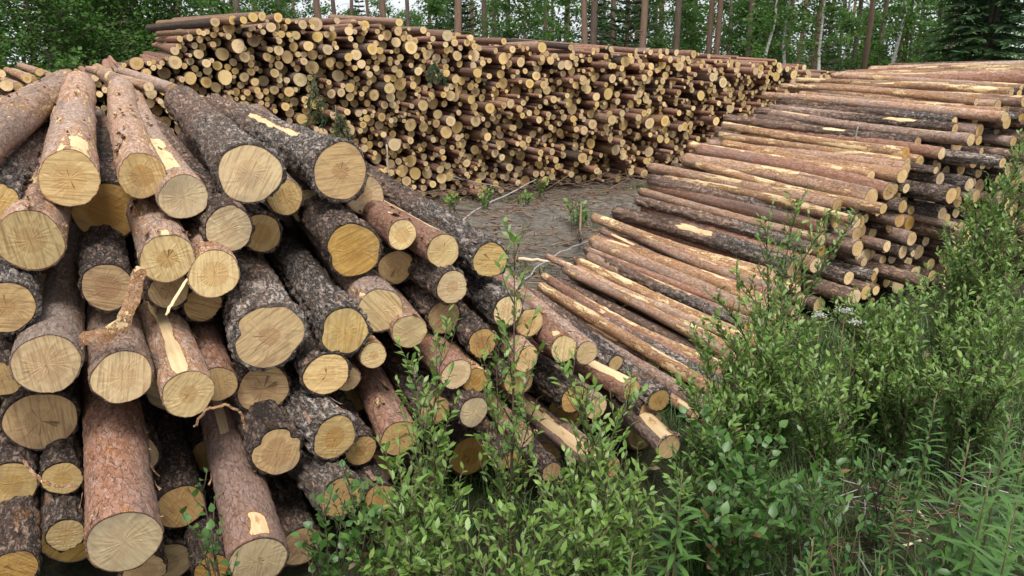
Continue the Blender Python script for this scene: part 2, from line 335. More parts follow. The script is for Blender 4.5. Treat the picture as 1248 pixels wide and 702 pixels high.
# ------------------------------------------------------------ ground
def gz(x, y):
    x = np.asarray(x, float); y = np.asarray(y, float)
    z = (fbm(x*.55+20, y*.55+9, 3)-.47)*.16 + (fbm(x*2.6, y*3.1, 5, 3)-.44)*.07
    tr = np.exp(-((y-9.3)/1.3)**2)
    rut = np.exp(-((y-8.5-.15*np.sin(x*.6))/.22)**2)+np.exp(-((y-10.1-.15*np.sin(x*.6+.4))/.22)**2)
    z = z - .10*rut + tr*(vnoise(x*1.2, y*5.5, 9)-.5)*.10
    return z*np.clip((y+3)/2, .3, 1)-.03
def ground():
    def axis(a, b, f0, f1, n, far):
        mid = np.linspace(f0, f1, n); e = np.geomspace(.3, far, 26)
        return np.concatenate([f0-e[::-1], mid, f1+e])
    xs = axis(0, 0, -3, 15, 300, 420); ys = axis(0, 0, 1, 16, 260, 420)
    X, Y = np.meshgrid(xs, ys); Z = gz(X, Y)
    fine = ((X > -3) & (X < 15) & (Y > 1) & (Y < 16))
    Z = Z+np.where(fine, (fbm(X*9, Y*9, 21, 2)-.37)*.045, 0)
    d = np.hypot(X, Y); Z = Z-np.clip((d-55)/400, 0, 1)*9 - np.clip(d-55, 0, 1)*.0
    n, m = X.shape; i, j = np.meshgrid(np.arange(m-1), np.arange(n-1)); k = (j*m+i).ravel()
    Q = np.stack([k, k+1, k+1+m, k+m], 1)
    mt, t, p = new_mat('ground_soil'); b = NB(t); v = b.obj(shift=False)
    n1 = b.noise(v, .9, 5); n2 = b.noise(v, 7, 6, .7); n3 = b.noise(v, 45, 5, .75); n4 = b.noise(b.obj((.5, 2.2, 1), False), 14, 4, .7)
    soil = b.mix(b.ramp(n2, .35, .65), (.098, .080, .064), (.19, .165, .138)); soil = b.mix(b.ramp(n4, .5, .7), soil, (.28, .255, .22))
    soil = b.mix(b.ramp(n3, .58, .72), soil, (.32, .285, .225))
    duff = b.mix(b.ramp(n2, .35, .65), (.030, .028, .016), (.055, .055, .026)); duff = b.mix(b.ramp(n3, .58, .72), duff, (.13, .09, .055))
    sx = b.n('ShaderNodeSeparateXYZ'); b.lk(v, sx.inputs[0])
    yy = b.math('ADD', sx.outputs[1], b.math('MULTIPLY', b.math('SUBTRACT', n1, .5), 2.2))
    track = b.math('MULTIPLY', b.ramp(yy, 4.6, 5.6), b.math('SUBTRACT', 1., b.ramp(yy, 14.5, 16.5)))
    c = b.mix(track, duff, soil)
    moss = b.math('MULTIPLY', b.ramp(n1, .57, .64), b.ramp(n2, .4, .55)); c = b.mix(b.math('MULTIPLY', moss, .7), c, (.06, .10, .025))
    b.lk(c, p.inputs['Base Color']); p.inputs['Roughness'].default_value = .95; p.inputs['Specular IOR Level'].default_value = .2
    b.bump(p, b.math('ADD', b.math('MULTIPLY', n3, .6), n2), .9, .05)
    return tag(link('ground', mesh_np('ground', np.stack([X, Y, Z], -1).reshape(-1, 3), [Q], None, [mt])), kind='structure')
ground()

# ------------------------------------------------------------ logs
def log_geom(R, L, ns, nr, seed, typ, lobes=(), taper=.02, bare=(), bend=0., rough=1., swell=0., knots=4):
    thick = dict(g=.013, d=.010, m=.006, t=.0035, r=.005, o=.004, p=.004)[typ]*min(1.3, R/.11)
    rel = dict(g=.0135, d=.010, m=.0035, t=.0025, r=.003, o=.0025, p=.0025)[typ]*rough
    r = np.random.default_rng(seed); th = np.arange(ns)*2*PI/ns
    out = 1+.03*np.sin(2*th+r.random()*6)+.02*np.sin(3*th+r.random()*6)+.012*np.sin(5*th+r.random()*6)+.006*np.sin(9*th+r.random()*6)
    for (a, wd, dp) in lobes:                                  # notches: angle, width, depth
        dd = np.angle(np.exp(1j*(th-a))); out = out-dp*np.exp(-(dd/wd)**2)
    yy = L*np.linspace(0, 1, nr)**1.25
    T, Y = np.meshgrid(th, yy); nc = max(6, int(round(2*PI*R/(.048 if typ in 'gd' else .03))))
    u = T/(2*PI)*nc; v = Y/(.075 if typ in 'gd' else .045)
    wx = (vnoise(u*.7, v*.7, seed % 97, None)-.5)*.7
    idv, ed = worley(u+wx*np.sin(T/2)**2, v+wx, nc, seed % 89)
    h = np.clip(ed*2.2, 0, 1)*.75+.25*idv
    big = vnoise(T/(2*PI)*5, Y*3.1, seed % 71, 5)-.5
    O = 1+(out[None, :]-1)*np.exp(-Y/(.9 if lobes else 3.))
    bm = np.zeros_like(Y)
    for (a, wd, y0, y1) in bare:                               # stripped bark: angle, half width, from, to
        edge = (vnoise(T*6+seed, Y*9, seed % 53)-.5)*.6*wd
        dd = np.abs(np.angle(np.exp(1j*(T-a))))+edge
        bm = np.maximum(bm, np.clip((wd-dd)/.12+.5, 0, 1)*np.clip((y1-Y+edge*.5)/.05, 0, 1)*np.clip((Y-y0)/.02+.5, 0, 1))
    kn = np.zeros_like(Y)
    for k in range(knots):
        a0, y0, w0 = r.random()*2*PI, r.uniform(.15, L), r.uniform(.012, .022)
        kn = np.maximum(kn, np.exp(-(((np.angle(np.exp(1j*(T-a0)))*R)**2+(Y-y0)**2)/w0**2))*r.uniform(.5, 1.2))
    h = np.where(kn > .75, h*.15, h)
    rad = R*O*(1-taper*Y/1.)*((1-swell)+swell*np.exp(-Y/.32))+.012*kn+rel*(h-.5)*2*(1-bm*.9)+.010*big*R/.12-thick*.8*bm
    bx = bend*np.sin(Y/L*PI); bz = bend*.5*np.sin(Y/L*PI*1.3)
    V = np.stack([rad*np.cos(T)+bx, Y+rel*.8*(h-.5)*np.exp(-Y/.01), rad*np.sin(T)+bz], -1).reshape(-1, 3)
    i = np.arange(ns); j = (i+1) % ns
    Q = np.concatenate([np.stack([k*ns+i, (k+1)*ns+i, (k+1)*ns+j, k*ns+j], 1) for k in range(nr-1)])
    hA, bA = h.ravel(), bm.ravel()
    # sawn rim of the bark, then the far cap
    wr = np.minimum(R*out-thick, rad[0]-.002); n0 = len(V)
    V = np.concatenate([V, np.stack([wr*np.cos(th), np.full(ns, .001), wr*np.sin(th)], -1), [[bx[-1, 0], L, bz[-1, 0]]]])
    Q = np.concatenate([Q, np.stack([n0+i, i, j, n0+j], 1)])
    Tc = np.stack([np.full(ns, n0+ns), (nr-1)*ns+j, (nr-1)*ns+i], 1)
    hA = np.concatenate([hA, np.full(ns, .15), [.5]]); bA = np.concatenate([bA, np.zeros(ns), [1]])
    return V, Q, Tc, hA, bA, wr
def end_geom(wr, seed, K=5, ns=None):
    ns = len(wr); th = np.arange(ns)*2*PI/ns; r = np.random.default_rng(seed)
    V = [[0, 0, 0]]; ra = [0.]; ox, oz = r.normal(0, .05, 2)*wr.mean()
    tx, tz = r.normal(0, .035, 2)
    for k in range(1, K+1):
        f = k/K; x = wr*f*np.cos(th); z = wr*f*np.sin(th)
        V += list(np.stack([x, np.zeros(ns), z], 1)); ra += [f]*ns
    V = np.array(V); V[:, 1] = -.0015-np.abs(r.normal(0, .0006, len(V)))
    i = np.arange(ns); j = (i+1) % ns
    T = np.stack([np.zeros(ns, int), 1+j, 1+i], 1)[:, ::-1]
    Q = np.concatenate([np.stack([1+k*ns+i, 1+(k+1)*ns+i, 1+(k+1)*ns+j, 1+k*ns+j], 1) for k in range(K-1)])[:, ::-1]
    cx, cz = ox, oz
    ra = np.array(ra); return V, T, Q, ra
def make_log(P, d, R, L, seed, typ, label, group, ns=48, nr=70, name='log', lobes=(), bare=(), taper=.02, bend=0., end=None, cat='log', flakes=0, swell=0.):
    root = empty(name, dir_mat(P, d)); tag(root, label, cat, group)
    V, Q, T, h, b, wr = log_geom(R, L, ns, nr, seed, typ, lobes, taper, bare, bend, 1., swell)
    rn = (seed*.6180339) % 1
    me = mesh_np('bark', V, [Q, T], dict(h=h, bare=b, rnd=np.full(len(V), rn)), [BARK[typ], END], np.r_[np.zeros(len(Q)), np.ones(len(T))])
    link('bark', me, root)
    V, T, Q, ra = end_geom(wr, seed)
    me = mesh_np('cut_end', V, [T, Q], dict(rad=ra, rnd=np.full(len(V), rn)), [end or (END if seed % 3 else END_ORANGE_SHADE)], None, False)
    link('cut_end', me, root)
    if flakes:
        g = Geo(); r = np.random.default_rng(seed+77)
        for k in range(flakes):
            y = r.uniform(.02, 1.6)**1.3; a = r.uniform(.2, 2.9); l = r.uniform(.025, .11); w2 = r.uniform(.10, .22)*.09/R*l/.07
            q = []
            for u in (0, .5, 1.):
                for v in (-.5, 0, .5):
                    rr = R*(1-taper*y)*((1-swell)+swell*math.exp(-y/.32))*1.02+(.004+.016*u*u*r.uniform(.6, 1.4)); th = a+v*w2*(1-.3*u)+r.normal(0, .01)
                    q.append([rr*math.cos(th), max(y-l*u, -.012)+r.normal(0, .003), rr*math.sin(th)])
            g.add(q, [np.array([[0, 1, 4, 3], [1, 2, 5, 4], [3, 4, 7, 6], [4, 5, 8, 7]])], dict(rnd=r.random(), h=.6))
        link('loose_bark', g.build('loose_bark', [BARK['o' if typ in 'trop' else 'm']], False), root)['kind'] = 'stuff'
    return root

# ---- near pile: every end one can see, at its pixel (x, y, diameter), set back from the sloping face by push metres
FY0, FYK = 2.75, .45
def face_point(x, y, push):
    d = ray(x, y); t = (FY0+FYK*CAM_Z+push)/(d[1]-FYK*d[2]); return CP+d*t, t
def aim(P, tail, pitch):
    """direction of the log whose far part runs to the tail pixel"""
    best = None; hx, hy, _ = proj(P)
    for yw in np.linspace(R_(-9), R_(9), 121):
        d = np.array([math.sin(yw)*math.cos(pitch), math.cos(yw)*math.cos(pitch), math.sin(pitch)])
        x, y, _ = proj(P+d*1.5); a = math.atan2(y-hy, x-hx)-math.atan2(tail[1]-hy, tail[0]-hx)
        a = abs(math.atan2(math.sin(a), math.cos(a)))
        if best is None or a < best[0]: best = (a, d)
    return best[1]
N = []
def nl(x, y, dia, push, typ, label, tail=None, pitch=4., **kw): N.append((x, y, dia, push, typ, label, tail, pitch, kw))
nl(85, 218, 74, 0, 't', 'pinkish bare-patched log lying highest at the top left of the near pile', (99, 85), 5.2, bare=[(1.1, .35, 0, .4)])
nl(173, 214, 59, .02, 't', 'medium log with concentric ring end just right of the tallest pinkish log', (150, 118), 4.5)
nl(224, 240, 60, -.02, 't', 'partly peeled pale-ended log between the ringed log and the big grey butt log', (158, 122), 5, bare=[(1.8, .5, .15, .9)])
nl(305, 212, 86, .05, 'g', 'big grey-barked log with wide pale sawn end, left of the two largest', (202, 105), 3.5, lobes=[(-.9, .3, .03)], swell=.24)
nl(415, 209, 80, .12, 'g', 'big grey-barked log with orange end and dark rim at the upper right of the pile', (258, 130), 2.5, bare=[(1.9, .22, .5, 1.5)], end='o', swell=.30)
nl(347, 240, 48, .42, 'm', 'smaller ringed log end tucked behind the big pale sawn end')
nl(374, 251, 47, .60, 'd', 'shaded log end set back between the two big top logs', end='o')
nl(445, 238, 52, .35, 'm', 'log end peeking out behind the big orange-ended log')
nl(279, 279, 64, -.03, 'd', 'round ended log directly below the big pale sawn end', (240, 228), 4)
nl(318, 284, 54, .45, 'd', 'dark log end set back to the right below the big pale sawn end', end='o')
nl(261, 334, 64, -.06, 't', 'pale round end with rough heart, right of the peeled-top log', None, 4)
nl(204, 315, 66, -.10, 't', 'log with pale round end and peeled scrap on top in mid pile', (182, 262), 6, bare=[(1.6, .3, 0, .12)])
nl(206, 354, 52, .12, 'd', 'shaded log end squeezed beneath the log with the peeled scrap', end='o')
nl(247, 371, 50, .28, 'd', 'dim log end below the round end with rough heart', end='o')
nl(131, 350, 66, 0, 'd', 'orange-tinged log end with a hanging bark strip at its right side', (128, 300), 4, end='o')
nl(37, 293, 80, -.05, 't', 'wide pale log end near the left edge under the top logs', (60, 225), 6)
nl(130, 258, 82, .50, 'd', 'large dark shadowed log end under the tallest pinkish log', end='o')
nl(8, 374, 74, -.04, 'g', 'orange log end cut off by the left edge at mid height', (20, 320), 5, end='o')
nl(57, 444, 84, -.06, 'm', 'wide round log end at left with a brown peeled streak on its bark', (78, 330), 6, bare=[(2.0, .18, .25, .75)])
nl(149, 460, 76, -.08, 'm', 'chipped pale log end below the hanging bark strip', (140, 400), 6, lobes=[(-2.5, .25, .05)])
nl(230, 480, 66, -.15, 't', 'log with a long pale peeled stripe and oval end in mid pile', (192, 385), 7, bare=[(1.75, .33, 0, .8)])
nl(267, 468, 48, .06, 'r', 'smaller orange end right beside the peeled-stripe log', (240, 395), 5, end='o')
nl(152, 660, 94, -.22, 'r', 'red-scaled log sticking out with oval end at the bottom left', (134, 490), 9)
nl(315, 684, 76, -.25, 'r', 'long reddish log with torn pale patches reaching the bottom edge', (270, 505), 9, bare=[(1.4, .35, .02, .17), (1.75, .2, .7, 1.2)])
nl(338, 551, 70, -.02, 'd', 'deeply notched lobed log end with dark orange heart', (320, 505), 4, lobes=[(2.45, .22, .17), (.75, .2, .20), (-.1, .3, .06), (-2.2, .3, .06)], end='o')
nl(408, 533, 66, -.04, 'g', 'grey-barked log with lumpy pale end right of the notched log', (350, 470), 4, lobes=[(.1, .3, .05), (-1.2, .4, .05)])
nl(440, 549, 44, .10, 'd', 'shaded round end just right of the lumpy pale end', end='o')
nl(328, 410, 96, -.05, 'g', 'broad lobed end with a bark inclusion on a thick grey log in the pile centre', (290, 320), 4, lobes=[(2.9, .2, .16), (1.45, .25, .06), (-.6, .3, .05)], end='o')
nl(420, 404, 70, -.06, 'g', 'thick grey log with cloud-shaped pale end in the pile centre', (348, 315), 4, lobes=[(2.9, .3, .06), (-1.8, .3, .06), (-.6, .25, .05)])
nl(464, 378, 62, .02, 'm', 'egg-shaped pale log end right of the cloud-shaped one', (435, 340), 4, lobes=[(3.5, .4, .08), (.2, .4, .06)])
nl(499, 404, 46, .02, 't', 'small round fresh end below right of the egg-shaped end', (480, 375), 4)
nl(455, 433, 36, .03, 'o', 'smallest round end under the egg-shaped end')
nl(398, 456, 62, .02, 'd', 'brown smeared log end below the cloud-shaped end', (375, 415), 4)
nl(424, 462, 34, .12, 'm', 'sliver of a log end right behind the brown smeared end')
nl(321, 474, 70, .16, 'd', 'cracked shadowed log end below the broad lobed end', (310, 440), 4, end='o')
nl(431, 305, 76, .06, 'd', 'kidney-shaped orange end with thick bark under the big orange-ended log', (395, 265), 4, lobes=[(3.3, .3, .12), (-.2, .3, .05)], end='o')
nl(482, 326, 50, .30, 'd', 'shaded orange end behind the kidney-shaped end', end='o')
nl(490, 286, 40, .02, 'r', 'small round end with dark round heart at the right shoulder of the pile', (455, 262), 3)
nl(540, 306, 46, -.02, 'r', 'log with a long pale stripe on top beside the small dark-hearted end', (462, 255), 3, bare=[(1.1, .28, .02, 1.9)])
nl(597, 317, 52, .02, 'g', 'rightmost high log of the near pile, grey bark and pale oval end', (498, 250), 2, lobes=[(2.6, .3, .05)])
nl(551, 350, 47, .0, 'd', 'end with a dark star-shaped heart below the pale-striped log', (515, 325), 3)
nl(541, 386, 48, .16, 'd', 'dim wide end beneath the star-hearted end', end='o')
nl(619, 379, 46, -.02, 'g', 'round end on a grey log below the rightmost high log', (575, 345), 3)
nl(645, 393, 40, .06, 'm', 'smaller end leaning against the round end of the grey log', (610, 365), 3)
nl(588, 418, 42, .04, 'd', 'end half covered by the tall willow shoot', (560, 390), 3, end='o')
nl(687, 425, 38, -.03, 'r', 'left one of two side-by-side fresh ends on the right slope', (640, 385), 3, bare=[(1.9, .3, .02, .1)])
nl(715, 430, 32, .03, 'm', 'right one of two side-by-side fresh ends on the right slope', (655, 375), 3)
nl(640, 437, 37, .0, 't', 'ringed round end directly above a wider shaded end on the right slope', (615, 410), 3)
nl(632, 463, 46, .12, 'd', 'wider shaded end hanging below the ringed round end', end='o')
nl(750, 443, 24, .25, 'g', 'thin grey log highest beside the two fresh ends', (690, 405), 3)
nl(556, 456, 42, -.02, 'r', 'small-hearted end of a reddish log behind the left willow', (520, 415), 4)
nl(580, 464, 36, .04, 'o', 'orange end touching the small-hearted one behind the willow leaves', end='o')
nl(700, 486, 42, .12, 'd', 'split end with a black crack under the peeled log', lobes=[(.2, .12, .12)], end='o')
nl(727, 497, 32, .10, 'm', 'half-round end right of the cracked end')
nl(770, 476, 30, -.03, 'r', 'peeled log with broad cream stripe pointing down the right slope', (702, 446), 3, bare=[(1.7, .6, .02, .7)])
nl(803, 488, 34, .08, 'g', 'lowest grey log on the right slope with end in shade', (755, 450), 3, end='o')
nl(638, 534, 27, -.02, 'r', 'small end poking out between two willow shrubs')
nl(624, 560, 30, .02, 'd', 'orange end low behind the middle willow', end='o')
nl(742, 572, 36, -.10, 'r', 'cream peeled log with a red bark stripe, lying low on the right', (692, 532), 4, bare=[(2.3, .5, 0, 1.0), (.9, .28, 0, 1.0)])
nl(815, 545, 34, -.06, 'm', 'cream-topped log furthest down the right slope', (788, 518), 4, bare=[(1.5, .8, 0, .6)])
nl(790, 500, 30, .15, 'd', 'dark end beneath the lowest grey log', end='o')
nl(672, 575, 30, .15, 'd', 'shaded end under the cream peeled log', end='o')
nl(487, 534, 50, -.02, 'r', 'dark red-barked log leading down into the left willow', (446, 455), 4, end='o')
nl(577, 502, 44, .02, 'd', 'end behind the willow below the small-hearted one')
nl(530, 500, 44, .12, 'd', 'orange shaded end beside the dark red-barked log', end='o')
nl(416, 606, 64, -.04, 'g', 'grey log with end half covered by small round leaves', (360, 570), 4, end='o')
nl(462, 608, 44, .06, 'd', 'shaded end right of the leaf-covered grey log', end='o')
nl(366, 666, 60, .25, 'd', 'dark end low beside the long reddish log', end='o')
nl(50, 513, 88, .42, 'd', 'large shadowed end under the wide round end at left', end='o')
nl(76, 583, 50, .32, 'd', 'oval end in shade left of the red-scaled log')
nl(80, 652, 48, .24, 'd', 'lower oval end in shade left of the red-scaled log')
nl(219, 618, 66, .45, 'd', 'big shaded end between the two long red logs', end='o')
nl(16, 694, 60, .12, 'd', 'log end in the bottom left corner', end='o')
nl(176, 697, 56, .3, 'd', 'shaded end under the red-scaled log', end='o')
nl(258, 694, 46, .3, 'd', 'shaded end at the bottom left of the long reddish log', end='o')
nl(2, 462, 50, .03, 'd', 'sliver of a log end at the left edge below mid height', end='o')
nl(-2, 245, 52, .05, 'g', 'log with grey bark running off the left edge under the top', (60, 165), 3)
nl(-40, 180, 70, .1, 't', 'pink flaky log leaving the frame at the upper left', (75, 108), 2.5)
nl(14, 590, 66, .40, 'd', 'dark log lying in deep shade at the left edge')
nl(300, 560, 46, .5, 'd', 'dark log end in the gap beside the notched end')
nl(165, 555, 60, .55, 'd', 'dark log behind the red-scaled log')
NEAR = []                                        # X, Z, radius in the cross-section, for filling the gaps
for i, (x, y, dia, push, typ, label, tail, pitch, kw) in enumerate(N):
    P, t = face_point(x, y, push); Rr = dia*t/FPX/2*.955; pr = R_(pitch)
    d = aim(P, tail, pr) if tail else np.array([math.sin(R_(random.uniform(-1, 1))), 1, math.tan(R_(4))])
    e = kw.pop('end', None); sw = kw.pop('swell', .16 if typ == 'g' else .10 if typ == 'd' else .06)
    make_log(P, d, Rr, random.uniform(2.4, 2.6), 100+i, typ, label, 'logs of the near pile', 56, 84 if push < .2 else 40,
             end=END_ORANGE_SHADE if e else END, bend=random.uniform(-.02, .02), taper=random.uniform(.018, .035), swell=sw, flakes=(0 if push > .2 else random.randint(8, 22) if typ in 'trm' else random.randint(0, 7)), **kw)
    s = (3.6-P[1])/d[1]; Q = P+d*s; NEAR.append((Q[0], Q[2], Rr*(1-sw*.8)))
# logs deep in the pile, seen only as dark bark and dim ends in the gaps
def near_top(x):
    return np.interp(x, [-1.6, -1.0, -.4, .3, .9, 1.3, 1.9, 2.4, 2.9], [1.3, 1.5, 1.62, 1.66, 1.55, 1.15, .80, .42, .1])
k = 0; cand = [(x, z) for x in np.arange(-1.5, 2.8, .03) for z in np.arange(.05, 1.7, .03)]
random.shuffle(cand)
while k < 44:
    A = np.array(NEAR); best = (0,)
    for (x, z) in cand:
        if z > near_top(x)-.02: continue
        rmax = min((np.hypot(A[:, 0]-x, A[:, 1]-z)-A[:, 2]).min(), z+.03, near_top(x)-z+.09)
        if rmax > best[0]: best = (rmax, x, z)
    if best[0] < .055: break
    Rr = min(best[0]*1.06, .125); NEAR.append((best[1], best[2], Rr))
    Yf = FY0+FYK*best[2]+random.uniform(.5, 1.0)
    j = int(np.hypot(A[:len(N), 0]-best[1], A[:len(N), 1]-best[2]).argmin()); nm = N[j][5]
    if len(nm.split()) > 7:
      for cut in (',', ' at ', ' under ', ' left ', ' right ', ' between ', ' below ', ' beneath ', ' beside ', ' in ', ' behind ', ' directly ', ' just ', ' near ', ' lying ', ' with ', ' set ', ' half ', ' low ', ' on '): nm = nm.split(cut)[0]
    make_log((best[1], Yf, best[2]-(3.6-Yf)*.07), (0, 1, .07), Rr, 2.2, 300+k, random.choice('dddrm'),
             f'dark recessed log in a gap next to the {nm}', 'logs deep in the near pile', 32, 30, end=END_ORANGE_SHADE)  # darker end wood puts the shade of the gaps into the colour
    k += 1
print('near logs', len(NEAR))

# ---- drop packing in a cross-section
def pack(profile, x0, x1, radii, nmax, seed, ncand=160, floor=0.):
    r = np.random.default_rng(seed); X = np.zeros(0); Z = X.copy(); RR = X.copy(); fails = 0
    while len(X) < nmax and fails < 60:
        rad = radii(r); cx = r.uniform(x0+rad, x1-rad, ncand); z = np.full(ncand, floor+rad)
        if len(X):
            dx = np.abs(cx[:, None]-X[None]); s = RR[None]+rad
            z = np.maximum(z, np.where(dx < s, Z[None]+np.sqrt(np.maximum(s*s-dx*dx, 0)), -9).max(1))
        top = profile(cx); ok = z+rad*.6 < top
        if not ok.any(): fails += 1; continue
        fails = 0; zz = np.where(ok, z, 99); i = zz.argmin(); X = np.append(X, cx[i]); Z = np.append(Z, zz[i]); RR = np.append(RR, rad)
    return X, Z, RR
def small_log(g, P, d, R, L, ns, seed, attrs=True, segs=3, taper=.03):
    """low-polygon log appended to a Geo: bark material 0, ends 1"""
    r = np.random.default_rng(seed); th = np.arange(ns)*2*PI/ns+r.random()
    M = np.array(dir_mat(P, d)); rn = r.random(); V = []; o = 1+.05*np.sin(2*th+r.random()*6)+.03*np.sin(3*th)
    bd = r.normal(0, .012)
    for k in range(segs+1):
        y = L*k/segs; q = R*(1-taper*y)*o*(1+r.normal(0, .025, ns)); b = bd*math.sin(PI*k/segs)
        V.append(np.stack([q*np.cos(th)+b, np.full(ns, y), q*np.sin(th)], 1))
    V = np.concatenate(V); i = np.arange(ns); j = (i+1) % ns
    Q = np.concatenate([np.stack([k*ns+i, (k+1)*ns+i, (k+1)*ns+j, k*ns+j], 1) for k in range(segs)])
    tr = lambda v: v@M[:3, :3].T+M[:3, 3]
    g.add(tr(V), [Q], dict(h=np.full(len(V), .6), bare=0., rnd=rn, rad=1.), 0)
    E = np.concatenate([[[0, -.002, 0]], np.stack([R*.97*o*np.cos(th), np.full(ns, -.002), R*.97*o*np.sin(th)], 1)])
    T = np.stack([np.zeros(ns, int), 1+i, 1+j], 1)
    g.add(tr(E), [T], dict(h=.6, bare=0., rnd=rn, rad=np.r_[0, np.ones(ns)]), 1)
    E2 = E*[1-taper*L, 0, 1-taper*L]+[0, L+.002, 0]
    g.add(tr(E2), [T[:, ::-1]], dict(h=.6, bare=0., rnd=rn, rad=np.r_[0, np.ones(ns)]), 1)
def in_poly(x, y, P):
    c = False; j = len(P)-1
    for i in range(len(P)):
        if (P[i][1] > y) != (P[j][1] > y) and x < (P[j][0]-P[i][0])*(y-P[i][1])/(P[j][1]-P[i][1])+P[i][0]: c = not c
        j = i
    return c

# ---- long pulpwood stack across the track
BX = [-1.2, -.4, .4, 1.0, 1.6, 2.3, 4.0, 5.5, 7.0, 9.0, 10.5, 11.5, 13, 15, 16]
BZ = [.3, 1.5, 1.95, 2.15, 2.45, 2.55, 2.47, 2.25, 2.13, 2.05, 1.95, 1.88, 1.75, 1.5, .4]
back_y = lambda x: 11.15+max(0, x-8)*.22
X, Z, RR = pack(lambda x: np.interp(x, BX, BZ)+.05*np.sin(x*5.3)+.04*np.sin(x*11), -1.3, 16,
                lambda r: float(np.clip(r.lognormal(-3.14, .36), .024, .095)), 5200, 11)
poly = [(150, 70), (330, 10), (640, 20), (1010, 70), (960, 110), (860, 155), (790, 205), (700, 235), (480, 250), (455, 200), (385, 165), (230, 112)]
rows = []
for i in range(len(X)):
    r = np.random.default_rng(5000+i); yf = back_y(X[i])+r.normal(0, .15)-(.25 if r.random() < .06 else 0)+(.35 if r.random() < .18 else 0)
    P = np.array([X[i], yf, Z[i]]); px, py, dz = proj(P); vis = in_poly(px, py, poly)
    d = np.array([r.normal(0, .022), 1, r.normal(0, .016)]); rows.append((RR[i]*FPX/dz if vis else 0, i, P, d, r.uniform(2.8, 3.2)))
for k in range(26):
    r = np.random.default_rng(6400+k); x = r.uniform(1.3, 11.5); rad = r.uniform(.035, .06); X = np.append(X, x); RR = np.append(RR, rad); Z = np.append(Z, np.interp(x, BX, BZ)+rad-.02)
    P = np.array([x, back_y(x)+r.normal(-.1, .3), Z[-1]]); px, py, dz = proj(P)
    rows.append((rad*FPX/dz*1.8, len(X)-1, P, np.array([r.normal(-.05, .12), 1, r.normal(0, .03)]), r.uniform(2.2, 3.)))
rows.sort(key=lambda q: -q[0])
protos = []
for k in range(14):
    g = Geo(); small_log(g, (0, 0, 0), (0, 1, 0), 1., 1., 14, 900+k, segs=4, taper=.09)
    # unit log: scaled per copy
    protos.append(g.build('pulpwood_log', [BARK['rdomrt'[k % 6]], END_F]))
def bands(px):
    for x, t in ((300, 'its left end'), (390, 'the big grey logs'), (455, 'the orange-ended log'), (520, 'the pale pole'), (590, 'the sprouts'), (660, 'the grey branch'), (730, 'the stake'),
                 (800, 'the twin trunks'), (860, 'the leaning stick')):
        if px < x: return t
    return 'its far end'
gs = Geo()
for n, (s, i, P, d, L) in enumerate(rows):
    if n < 300 and s > 0:
        px, py, _ = proj(P)
        rim = Z[i]+RR[i] > np.interp(X[i], BX, BZ)-.16
        o = link('pulpwood_log', protos[i % 14], None, dir_mat(P, d) @ Matrix.Diagonal((RR[i], L, RR[i], 1)))
        hw = ['at ground level', 'low', 'below mid height', 'above mid height', 'high'][min(4, int(5*Z[i]/np.interp(X[i], BX, BZ)))]
        dv = P[1]-back_y(X[i]); st = 'jutting ' if dv < -.15 else 'sunken ' if dv > .25 else ''
        sz = 'thick' if RR[i] > .072 else 'medium' if RR[i] > .062 else 'thin'
        tag(o, (f'{st}{sz} log on the crest of the back stack by ' if rim else f'{st}{sz} log {hw} in the back stack by ')+bands(px), 'log',
            'crest logs of the back stack' if rim else 'pulpwood logs of the back stack')
    else:
        small_log(gs, P, d, RR[i], L, 9, 7000+i, segs=2)
ob = link('pulpwood_stack_logs', gs.build('pulpwood_stack_logs', [BARK['r'], END_F]))
tag(ob, 'mass of thin pulpwood log ends in the long stack across the track', 'log stack', kind='stuff')
print('back logs', len(X))

# ---- right stack: logs seen from their side, ends towards the road
RX = [3.2, 3.7, 4.3, 5.0, 5.35, 5.6, 6.4, 7.1, 7.85, 8.3, 9.0, 10.5, 11.5]
RZ = [.12, .15, .24, .36, .52, .86, 1.20, 1.52, 1.84, 1.90, 1.94, 1.98, 1.2]
X, Z, RR = pack(lambda x: np.interp(x, RX, RZ), 3.1, 11.3, lambda r: float(np.clip(r.normal(.057, .014), .036, .095)), 1800, 23, 260)
order = np.argsort(X); top = []
for i in order:
    dx = np.abs(X-X[i]); cover = ((dx < RR+RR[i]*.6) & (Z > Z[i]+.01) & (dx < RR*1.05)).any()
    top.append((i, not cover))
ords = ['first', 'second', 'third', 'fourth', 'fifth', 'sixth', 'seventh', 'eighth', 'ninth', 'tenth', 'eleventh', 'twelfth', 'thirteenth', 'fourteenth', 'fifteenth',
        'sixteenth', 'seventeenth', 'eighteenth', 'nineteenth', 'twentieth', 'twenty-first', 'twenty-second', 'twenty-third', 'twenty-fourth', 'twenty-fifth', 'twenty-sixth', 'twenty-seventh',
        'twenty-eighth', 'twenty-ninth', 'thirtieth']
for _t, _u in (('thirty', 'fortieth'), ('forty', 'fiftieth'), ('fifty', 'sixtieth'), ('sixty', 'seventieth'), ('seventy', 'eightieth'), ('eighty', 'ninetieth')): ords += [f'{_t}-{o}' for o in ords[:9]]+[_u]
gs = Geo(); nt_ = 0; ni = 0
look = dict(p='half-peeled cream', g='grey-barked', d='dark-barked', t='pinkish peeling', m='grey-brown', r='red-brown', o='orange-brown')
